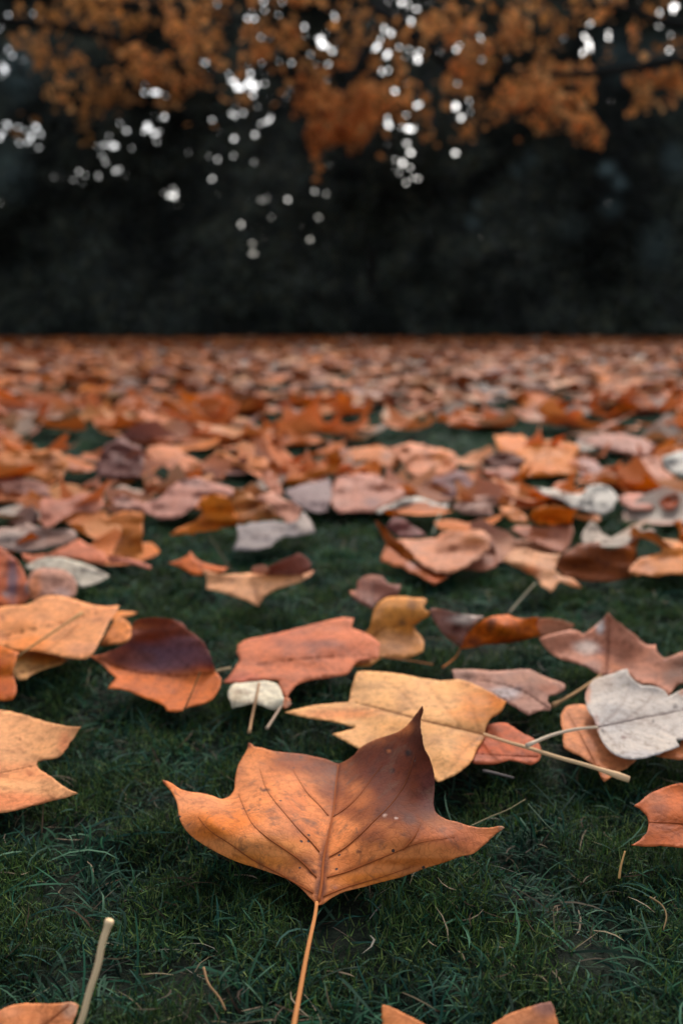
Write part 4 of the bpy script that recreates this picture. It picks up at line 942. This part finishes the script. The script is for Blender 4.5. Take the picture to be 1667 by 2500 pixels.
GREEN = [(.009, .040, .022), (.013, .056, .030), (.008, .030, .018), (.022, .070, .036), (.014, .050, .036), (.032, .082, .046), (.050, .10, .060)]
MOSS = [(.036, .072, .014), (.060, .100, .022), (.018, .046, .014), (.090, .120, .036), (.010, .026, .010), (.024, .060, .022)]
DEAD = [(.13, .10, .06), (.08, .05, .03), (.20, .15, .10), (.06, .038, .025), (.11, .10, .08)]
stuff('grass', [
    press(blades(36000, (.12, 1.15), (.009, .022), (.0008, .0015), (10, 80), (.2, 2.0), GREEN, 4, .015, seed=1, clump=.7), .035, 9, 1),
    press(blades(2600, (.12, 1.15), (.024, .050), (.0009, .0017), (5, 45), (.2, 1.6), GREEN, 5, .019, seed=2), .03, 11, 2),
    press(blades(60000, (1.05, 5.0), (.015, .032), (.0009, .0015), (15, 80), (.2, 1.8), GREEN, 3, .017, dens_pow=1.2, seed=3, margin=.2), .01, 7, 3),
], 'dark green unmown grass covering the ground between the leaves', 'grass', M_GRASS)
stuff('moss', [
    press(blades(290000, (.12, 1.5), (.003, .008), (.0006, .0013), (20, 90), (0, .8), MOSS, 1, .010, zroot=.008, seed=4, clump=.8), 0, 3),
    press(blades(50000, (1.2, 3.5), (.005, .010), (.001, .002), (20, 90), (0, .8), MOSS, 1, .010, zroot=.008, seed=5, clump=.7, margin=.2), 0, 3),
], 'yellow green moss growing low among the grass blades', 'moss', M_GRASS)
stuff('dry_grass_bits', [
    press(blades(3600, (.12, 1.6), (.006, .024), (.0006, .0012), (-5, 35), (-.4, .9), DEAD, 3, .014, zroot=.008, seed=6, clump=.5), 0, 7),
], 'dry straw coloured grass bits caught in the lawn', 'dry grass', M_GRASS)

# everything further away reads as one mass
low = [template(s + 200, .2) for s in range(20)]
pf = pw * np.array([1, 1.3, 1.3, .5, .5, .7, .5, .8, 1.6, 1.5]); pf /= pf.sum()
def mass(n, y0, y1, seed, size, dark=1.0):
    r = np.random.default_rng(seed)
    y = carpet_y(r.random(n), y0, y1); x = r.uniform(-1, 1, n) * (.37 * y + .3)
    vs, fs, cs, ve, o = [], [], [], [], 0
    sid = r.integers(0, 20, n)
    for s in range(20):
        m_ = np.where(sid == s)[0]
        if not len(m_): continue
        P, Fc, vein, _ = low[s]
        k = len(m_)
        az = r.uniform(0, 6.28, k); rx = r.normal(0, .11, k); ry = r.normal(0, .11, k)
        Q = P[None] * (1, 1, .27) * r.uniform(*size, k)[:, None, None]
        cx, sx = np.cos(rx)[:, None], np.sin(rx)[:, None]
        Y1, Z1 = Q[..., 1] * cx - Q[..., 2] * sx, Q[..., 1] * sx + Q[..., 2] * cx
        cy, sy = np.cos(ry)[:, None], np.sin(ry)[:, None]
        X1, Z1 = Q[..., 0] * cy + Z1 * sy, -Q[..., 0] * sy + Z1 * cy
        ca, sa = np.cos(az)[:, None], np.sin(az)[:, None]
        X2, Y2 = X1 * ca - Y1 * sa, X1 * sa + Y1 * ca
        Z1 = Z1 - Z1.min(1, keepdims=True) * .8
        W = np.stack([X2 + x[m_][:, None], Y2 + y[m_][:, None], Z1 + r.uniform(.012, .035, k)[:, None]], -1)
        ci = np.array([alb(PAL[j][0]) for j in r.choice(len(PAL), k, p=pf)]) * r.uniform(.7, 1.25, (k, 1))
        ci = ci * dark * np.where(r.random((k, 1)) < .2, .45, 1.0)  # tree shade over the far lawn put into the leaf colours
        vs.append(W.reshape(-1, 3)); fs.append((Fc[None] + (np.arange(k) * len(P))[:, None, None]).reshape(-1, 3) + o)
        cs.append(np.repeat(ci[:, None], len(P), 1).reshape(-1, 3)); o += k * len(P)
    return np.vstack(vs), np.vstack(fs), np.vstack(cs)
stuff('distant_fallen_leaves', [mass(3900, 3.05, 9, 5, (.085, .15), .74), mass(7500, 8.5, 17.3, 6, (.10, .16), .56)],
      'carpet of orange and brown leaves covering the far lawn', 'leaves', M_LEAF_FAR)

# ------------------------------------------------------------------ trees
GAPS = {'P': [(15,115,1),(40,75,.7),(130,95,1),(155,115,.9),(185,120,.5),(40,225,.9),(60,255,1),(15,300,1),(30,325,.8),(5,345,.5),
(40,575,.9),(85,585,.7),(120,600,.9),(145,625,1.3),(170,590,.9),(190,620,.7),(185,675,.6),(90,655,.7),(130,655,.8),(0,620,.8),(15,610,.5),
(490,570,.3),(550,570,.5),(580,600,.9),(610,590,.8),(630,570,.6),(665,600,.9),(690,590,.6),(715,615,.9),(735,605,.6),(720,650,.6),(460,670,.6),(490,665,.8),(520,670,1.3),(440,640,.4),(505,625,.4),(605,680,.5),(470,715,.6),(485,745,.5),(530,785,.7),(545,775,.4),(455,812,.5),(390,805,.6),(340,828,.5),(380,840,.4),(250,815,.5),(365,790,.3),
(600,405,.5),(665,425,.9),(700,425,1),(725,425,.8),(760,440,.4),(715,530,.3),(755,538,.8),
(1135,85,.9),(1165,90,.8),(1155,55,.6),(1215,10,.8),(1215,45,.5),(1240,185,.8),(1005,20,.5),(985,35,.4),(1295,10,.5),(1535,75,.9),(1400,125,.7),(1400,170,.4),(1470,180,1.2),(1500,215,1.2),(1530,235,1),(1475,210,.9),(1510,295,.7),(1505,365,.5),(1425,250,.4),(1265,290,1.2),(1200,290,.5),(1335,290,.3),(1270,240,.4),(935,285,.3),
(1050,340,.6),(1070,375,.9),(1085,400,1.2),(1110,405,1.2),(1150,375,1),(1165,400,1.2),(1150,340,.6),(1140,310,.4),(1020,380,.4),(1215,385,.5),(1245,450,.8),(1275,445,.6),(1255,410,.4),(1330,418,.6),
(1070,522,.6),(1115,522,.8),(1180,490,.4),(970,552,.5),(1200,565,.6),(1245,548,.8),(1220,560,.6),(1110,595,.4),(1170,622,.7),(1080,635,.5),(1045,648,.6),
(955,720,.5),(1000,735,1.1),(1045,735,.8),(1075,720,.6),(1050,765,.5),(1165,745,.5),(1205,760,.6),(975,825,.5),(795,860,.6),(810,885,.6),(780,900,.6),(800,905,.5),
(1165,915,.3),(1200,920,.5),(1228,908,.6),(1320,920,.5),(1445,882,.5),(1500,890,.3),(1245,997,.6),(1078,1000,.7),(1105,1032,.8),(1165,1032,.8),(1158,1118,.9),(1172,1165,.4),(1420,1103,.8),(1460,997,.4),(1390,1040,.2),(1270,1105,.2),(0,900,.5),(5,940,.4)],
'Q': [(210,15,1),(275,10,.9),(235,60,.8),(310,30,.8),(350,45,1),(320,100,.7),(350,155,.5),(120,140,1.3),(130,115,.8),(230,155,1),(175,180,.9),(195,130,.5),(105,240,.9),(135,235,1.1),(165,215,.8),(215,245,1),(265,215,.9),(290,255,1),(310,230,.6),(110,310,.7),(185,335,.9),(215,320,1),(345,255,1.1),(350,275,1),(440,200,1),(445,240,1),(445,295,1.3),(525,230,.9),(640,178,.8),(645,275,.3),(245,418,.8),(338,450,.4),(343,485,.7),(445,408,.8),(440,450,.8),(440,485,1.3),(440,520,.9),(440,560,.6),(525,485,1.2),(590,465,.7),(590,515,.5),(550,545,.6),(530,380,.3),(210,540,.5),(220,575,1),(300,530,.7),(275,585,1),(305,590,1.3),(335,590,1),(210,660,.5),(300,660,1.1),(320,700,1.1),(280,750,1.1),(250,735,.8),(310,770,.8),(265,790,.5),(300,840,.6),(330,815,.3),(430,695,.4),(525,700,.4),
(1110,160,.5),(1135,200,1.2),(1140,225,1),(1105,245,.6),(1155,245,.7),(1225,150,1),(1225,175,.8),(1140,110,.4),(450,25,.5),
(1455,125,.9),(1460,50,.7),(1520,50,1.2),(1530,30,1),(1500,110,.6),(1505,230,.4),(1015,180,.2)]}
gp = np.array([(*vp(k, [(a, b)])[0], w_) for k, L in GAPS.items() for a, b, w_ in L])
YB = 22.0
gw = at_y(gp[:, 0], gp[:, 1], YB)                       # gap centres in the foliage curtain, world metres
GA = gw[:, 0] / YB; GE = (gw[:, 2] - CAM_H) / YB        # openings run back through the thin curtain
GAP_R = .047
_r = np.random.default_rng(12)
_k = _r.random(len(gp)) < .7
_e = gp[_k].copy(); _e[:, :2] += _r.normal(0, 22, (len(_e), 2)); _e[:, 2] *= _r.uniform(.05, .4, len(_e))
gp = np.vstack([gp, _e])
gw = at_y(gp[:, 0], gp[:, 1], YB)
GA = gw[:, 0] / YB; GE = (gw[:, 2] - CAM_H) / YB
grad = GAP_R * np.sqrt(gp[:, 2]) * np.random.default_rng(8).uniform(.7, 1.15, len(gp))

def gap_free(x, y, z, half):
    """False where a leaf spray would close one of the openings"""
    a = x / y; e = (z - CAM_H) / y
    ok = np.ones(len(x), bool)
    for i in range(0, len(GA)):
        m_ = np.abs(a - GA[i]) * y < .4
        d = np.hypot(a[m_] - GA[i], e[m_] - GE[i]) * y[m_]
        ok[np.where(m_)[0][d < grad[i] + half]] = False
    return ok

def cards(p, size, nrm_jit, cols, seed, aspect=.62, face=(0, -1, .25)):
    """one bent, pointed leaf of 4 triangles per point"""
    r = np.random.default_rng(seed); n_ = len(p)
    nrm = np.array(face) + r.normal(0, nrm_jit, (n_, 3)); nrm /= np.linalg.norm(nrm, axis=1)[:, None]
    t = r.normal(0, 1, (n_, 3)); t -= (t * nrm).sum(1)[:, None] * nrm; t /= np.linalg.norm(t, axis=1)[:, None]
    b = np.cross(nrm, t)
    s = size if np.ndim(size) else np.full(n_, size)
    s = (s * r.uniform(.75, 1.25, n_))[:, None]
    V = np.stack([p - t * s * .5, p - t * s * .1 + b * s * aspect * .5 + nrm * s * .12, p + t * s * .5, p - t * s * .1 - b * s * aspect * .5 + nrm * s * .12, p + t * s * .05], 1)
    fl = np.array([(0, 4, 1), (1, 4, 2), (2, 4, 3), (3, 4, 0)])
    Fc = (fl[None] + (np.arange(n_) * 5)[:, None, None]).reshape(-1, 3)
    cols = np.array(cols); c = cols[r.integers(0, len(cols), n_)] * r.uniform(.6, 1.45, (n_, 1))
    return V.reshape(-1, 3), Fc, np.repeat(c[:, None], 5, 1).reshape(-1, 3)

def limb(pts, r0, r1, seg=8, n_=14):
    w = smooth_line(pts, n_)
    return tube(w, np.linspace(r0, r1, len(w)), seg)

def join(parts):
    vs, fs, o = [], [], 0
    for v, f in parts:
        vs.append(v); fs.append(f + o); o += len(v)
    return np.vstack(vs), np.vstack(fs)

BARKC = np.array((.016, .015, .013))
DARKG = [(.046, .054, .042), (.056, .066, .050), (.036, .042, .036), (.052, .056, .050), (.066, .066, .044)]
def tree(name, label, x, y, h, crown, group, trunk_r=.2, trunk_top=.8, limbs=(), col=BARKC):
    root = link(name, None, loc=(x, y, 0)); tag(root, label, 'tree', group)
    org = np.array([x, y, 0])
    v, f = limb([(0, 0, -.1), (.05, .02, h * .3), (-.06, 0, h * .6), (0, .05, h * trunk_top)], trunk_r, trunk_r * .35, 10)
    link('trunk', mesh_np('trunk', v, f, np.tile(col, (len(v), 1))), root, mat=M_BARK)
    for k_, L in enumerate(limbs):
        v, f = limb(np.array(L) - org, .11 if k_ < 2 else .03, .02 if k_ < 2 else .006)
        link('branch', mesh_np('branch', v, f, np.tile(col, (len(v), 1))), root, mat=M_BARK)
    V, Fc, C = crown
    link('crown', mesh_np('crown', V - org, Fc, C, smooth=False), root, mat=M_AUTUMN if name == 'autumn_tree' else M_CROWN)
    return root

# the dark evergreen belt behind the lawn: nine trees whose crowns touch
r = np.random.default_rng(5)
edges_x = [-11, -8.4, -6.2, -3.9, -1.7, .5, 2.9, 5.2, 7.4, 11]
sp = .075
LX, LZ = np.meshgrid(np.arange(-11, 11, sp), np.arange(.1, 9.2, sp * .95))
pts = []
for k, yy in enumerate((21.8, 21.88, 21.96, 22.04, 22.12, 22.2)):
    q = np.stack([LX.ravel(), np.full(LX.size, yy), LZ.ravel()], 1) + r.normal(0, .03, (LX.size, 3)) + (k * sp / 3, 0, k * sp / 4)
    pts.append(q)
pts = np.vstack(pts)
# uneven depth so that the belt has bulges and hollows (openings keep pointing back along the curtain)
bulge = .9 * np.sin(pts[:, 0] * 1.3 + .6 * np.sin(pts[:, 2])) * np.sin(pts[:, 2] * .9 + pts[:, 0] * .4)
keep = gap_free(pts[:, 0], pts[:, 1], pts[:, 2], .030)
sc_ = 1 + bulge / 22
pts2 = pts * sc_[:, None]; pts2[:, 2] = (pts[:, 2] - CAM_H) * sc_ + CAM_H
pts2 = pts2[keep]
DLAB = ['dark evergreen tree at the left end of the belt behind the lawn', 'dark evergreen tree with a bright cluster of sky holes, second from left', 'dark evergreen tree third from left with arc of sky glints', 'dark evergreen tree left of centre, glints high in its crown',
        'dark evergreen tree near centre, scattered warm glints low in its crown', 'dark evergreen tree at centre right under the column of sky gaps', 'dark evergreen tree right of centre with solid black crown', 'dark evergreen tree right of the pale glimmer', 'dark evergreen tree at the right end of the belt']
PALE = [(1460, 425, 18, .9), (1482, 462, 18, .7), (1460, 520, 22, .5), (1150, 545, 18, .45), (1165, 500, 14, .4), (1275, 405, 20, .4), (1310, 375, 20, .35), (1590, 600, 50, .3), (1640, 400, 40, .4), (30, 420, 60, .3), (60, 190, 60, .5), (1640, 120, 50, .5), (1520, 130, 60, .35), (1380, 560, 30, .2)]
wob = .5 * np.sin(pts2[:, 2] * 1.1) + .3 * np.sin(pts2[:, 2] * 2.7 + 1)
tid = np.digitize(pts2[:, 0] + wob, edges_x[1:-1])
for i in range(9):
    q = pts2[tid == i]
    cx = (edges_x[i] + edges_x[i + 1]) / 2
    cv, cf, cc_ = cards(q, .15, .35, DARKG, 40 + i, .8)
    pt = vnoise(cv[:, [0, 2]], 1.6, 90)
    cc_ = cc_ * np.clip(.7 + .55 * pt + .35 * vnoise(cv[:, [0, 2]], 5, 91), .25, 2)[:, None]
    for (bx, by, br, am) in PALE:      # faint pale glimmers painted into the crown colour
        wc = at_y(float(bx), float(by), YB)
        k_ = np.clip(1.4 - np.hypot(cv[:, 0] - wc[0], cv[:, 2] - wc[2]) / (br / FPX * YB), 0, 1)[:, None] * am
        cc_ = cc_ * (1 - k_) + np.array((.15, .21, .21)) * k_
    tree('evergreen_tree', DLAB[i], cx + .8 * math.sin(i * 4.3), 22.9, 9.5, (cv, cf, cc_), 'dark evergreen trees behind the lawn', .18)
# low hedge-like shrubs at their feet
for i, (x0, x1) in enumerate([(-11, -7), (-7, -3.4), (-3.4, .2), (.2, 3.8), (3.8, 7.2), (7.2, 11)]):
    n_ = 9000
    q = np.stack([r.uniform(x0, x1, n_), r.uniform(23.0, 24.0, n_), r.uniform(0, 2.1, n_) ], 1)
    q[:, 2] *= .75 + .25 * np.sin(q[:, 0] * 1.7 + i)
    V, Fc, C = cards(q, .26, .5, DARKG, 60 + i)
    cx = (x0 + x1) / 2; org = np.array([cx, 23.5, 0])
    root = link('shrub', None, loc=tuple(org))
    tag(root, 'dark dense shrub filling the shade under the evergreens, %s' % ['far left', 'left', 'left of centre', 'right of centre', 'right', 'far right'][i], 'shrub', 'shrubs under the evergreens')
    link('foliage', mesh_np('foliage', V - org, Fc, C, smooth=False), root, mat=M_CROWN)
    st = join([limb([(dx, 0, -.05), (dx + .1, .05, .5), (dx + .25, 0, 1.3)], .04, .01, 6, 6) for dx in (-1.1, -.2, .8)])
    link('stems', mesh_np('stems', st[0], st[1], np.tile(BARKC, (len(st[0]), 1))), root, mat=M_BARK)

# autumn trees hanging into the top of the view; (x, y, rx, ry, density, tone) of leaf masses
AUT = {
 'left': ([(150,90,80,80,.8,1),(300,120,150,90,.7,0),(400,60,120,80,1,1),(420,170,110,70,1.2,2),(340,220,90,60,.7,0),(230,240,60,60,.5,0),(560,60,110,70,.9,1),(480,240,70,40,1,1),(445,270,35,35,1,1),(90,220,50,50,.5,0),(560,260,40,40,.9,1),(80,120,30,40,.8,2),(140,240,20,20,.9,2),(430,40,60,35,.9,2),(240,300,60,50,.35,0),(215,40,120,50,.6,0),(650,20,90,40,.8,1),(120,30,60,40,.4,0),(370,150,60,50,.8,2),(60,320,30,30,.3,0)], -9.5, (195, 110, 48)),
 'centre': ([(640,110,60,110,.9,1),(740,50,70,60,.9,1),(820,100,60,80,.5,0),(800,250,70,80,1.3,3),(790,330,55,60,1.5,3),(850,330,60,65,1.4,3),(860,390,40,25,1,3),(880,220,80,70,1.1,1),(970,200,110,50,1.2,2),(1000,60,90,60,.7,1),(1060,260,90,60,.9,1),(1090,322,60,20,1,2),(1130,110,60,110,1,2),(1090,190,80,50,.9,1),(930,120,80,80,.6,1),(1030,150,60,80,.8,2),(890,290,70,50,1,1),(1200,60,60,50,.7,1)], .6, (190, 98, 46)),
 'right': ([(1240,110,60,70,1,2),(1290,200,80,50,1.1,2),(1290,250,70,55,1.2,2),(1330,290,40,35,1.2,2),(1235,310,25,20,1.2,2),(1245,335,15,12,.8,1),(1280,60,90,50,.6,1),(1380,40,50,50,.7,0),(1425,200,28,40,1.3,2),(1400,250,30,24,1.1,1),(1415,290,26,34,1.3,2),(1440,310,30,24,1.2,2),(1458,338,16,15,1.5,2),(1470,215,30,24,1,1),(1508,287,26,17,1.5,2),(1550,272,16,10,1,1),(1500,50,90,50,1,2),(1555,75,50,26,1.2,2),(1610,190,60,28,1.4,2),(1590,235,30,26,1.3,2),(1640,200,40,30,1.4,2),(1640,60,40,50,.7,1),(1360,180,50,20,.7,0),(1200,170,50,40,.7,0),(1180,240,40,40,.4,0)], 9.3, (206, 118, 56)),
}
TONE = [[(.50, .21, .06), (.34, .15, .05), (.56, .25, .07)], [(.76, .32, .10), (.64, .26, .07), (.80, .36, .12)], [(.85, .37, .12), (.80, .32, .09), (.85, .43, .16)], [(.66, .23, .06), (.56, .19, .05), (.74, .28, .08)]]
for key, (bl, tx, _) in AUT.items():
    vs, fs, cs, o_ = [], [], [], 0
    for j, (bx, by, rx, ry, dn, tn) in enumerate(bl):
        yy = 17.5 + .9 * math.sin(j * 2.4)
        c0 = at_y(float(bx), float(by), yy)
        sx, sz = rx / FPX * yy, ry / FPX * yy
        dn = dn * (.42 if key == 'left' else .62)
        n_ = int(420 * dn * math.pi * sx * sz) + 6
        u = r.normal(0, .6, (n_ * 2, 3)); u = u[np.linalg.norm(u, axis=1) < 1.8][:n_]
        q = c0 + u * (sx, .35, sz)
        # twigs: drop what falls between leaf clumps
        cl = vnoise(q[:, [0, 2]] , 6, 70)
        q = q[cl > -.1]
        q = q[gap_free(q[:, 0], q[:, 1], q[:, 2], .058)]
        V, Fc, C = cards(q, .15, .7, TONE[tn], 300 + j, .8, (0, -.8, .5))
        vs.append(V); fs.append(Fc + o_); cs.append(C); o_ += len(V)
    lab = {'left': 'autumn tree with brown orange leaves hanging into the top left', 'centre': 'autumn tree with reddish orange leaves hanging at top centre', 'right': 'autumn tree with bright orange leaves and a dark drooping branch at top right'}[key]
    B = []
    if key == 'right':
        B = [[tuple(at_y(1900., 175., 16.6)), tuple(at_y(1667., 148., 16.5)), tuple(at_y(1540., 168., 16.5)), tuple(at_y(1400., 182., 16.5)), tuple(at_y(1290., 182., 16.6)), tuple(at_y(1160., 150., 16.8))],
             [(9.2, 17.8, 5.6), tuple(at_y(1700., 60., 17.0)), tuple(at_y(1520., 20., 17.0)), tuple(at_y(1300., 0., 17.2))]]
    elif key == 'left':
        B = [[(-9.4, 17.8, 5.5), tuple(at_y(100., 60., 17.6)), tuple(at_y(300., 100., 17.6)), tuple(at_y(480., 180., 17.6))],
             [(-9.4, 17.8, 6.0), tuple(at_y(150., 0., 17.6)), tuple(at_y(420., 20., 17.6)), tuple(at_y(650., 60., 17.7))]]
    else:
        B = [[(.6, 18.4, 5.2), tuple(at_y(880., 150., 17.8)), tuple(at_y(830., 250., 17.6)), tuple(at_y(800., 340., 17.6))],
             [(.6, 18.4, 5.6), tuple(at_y(1000., 80., 17.8)), tuple(at_y(1100., 180., 17.6)), tuple(at_y(1080., 300., 17.6))]]
    for j, (bx, by, rx, ry, dn, tn) in enumerate(bl):
        if j % 3 == 0:
            a_ = at_y(float(bx - rx * .9), float(by - ry * 1.3), 17.5); b_ = at_y(float(bx), float(by), 17.45); c_ = at_y(float(bx + rx * .7), float(by + ry * .8), 17.4)
            B.append([tuple(a_), tuple(b_), tuple(c_)])
    ty = 18.0 if key != 'centre' else 22.7
    tree('autumn_tree', lab, tx, ty, 9.5, (np.vstack(vs), np.vstack(fs), np.vstack(cs)), 'autumn trees over the lawn', .24 if key != 'centre' else .16, .95, B)
print('tris', sum(len(o.data.polygons) * (2 if o.data.polygons and o.data.polygons[0].loop_total == 4 else 1) for o in bpy.data.objects if o.type == 'MESH'))
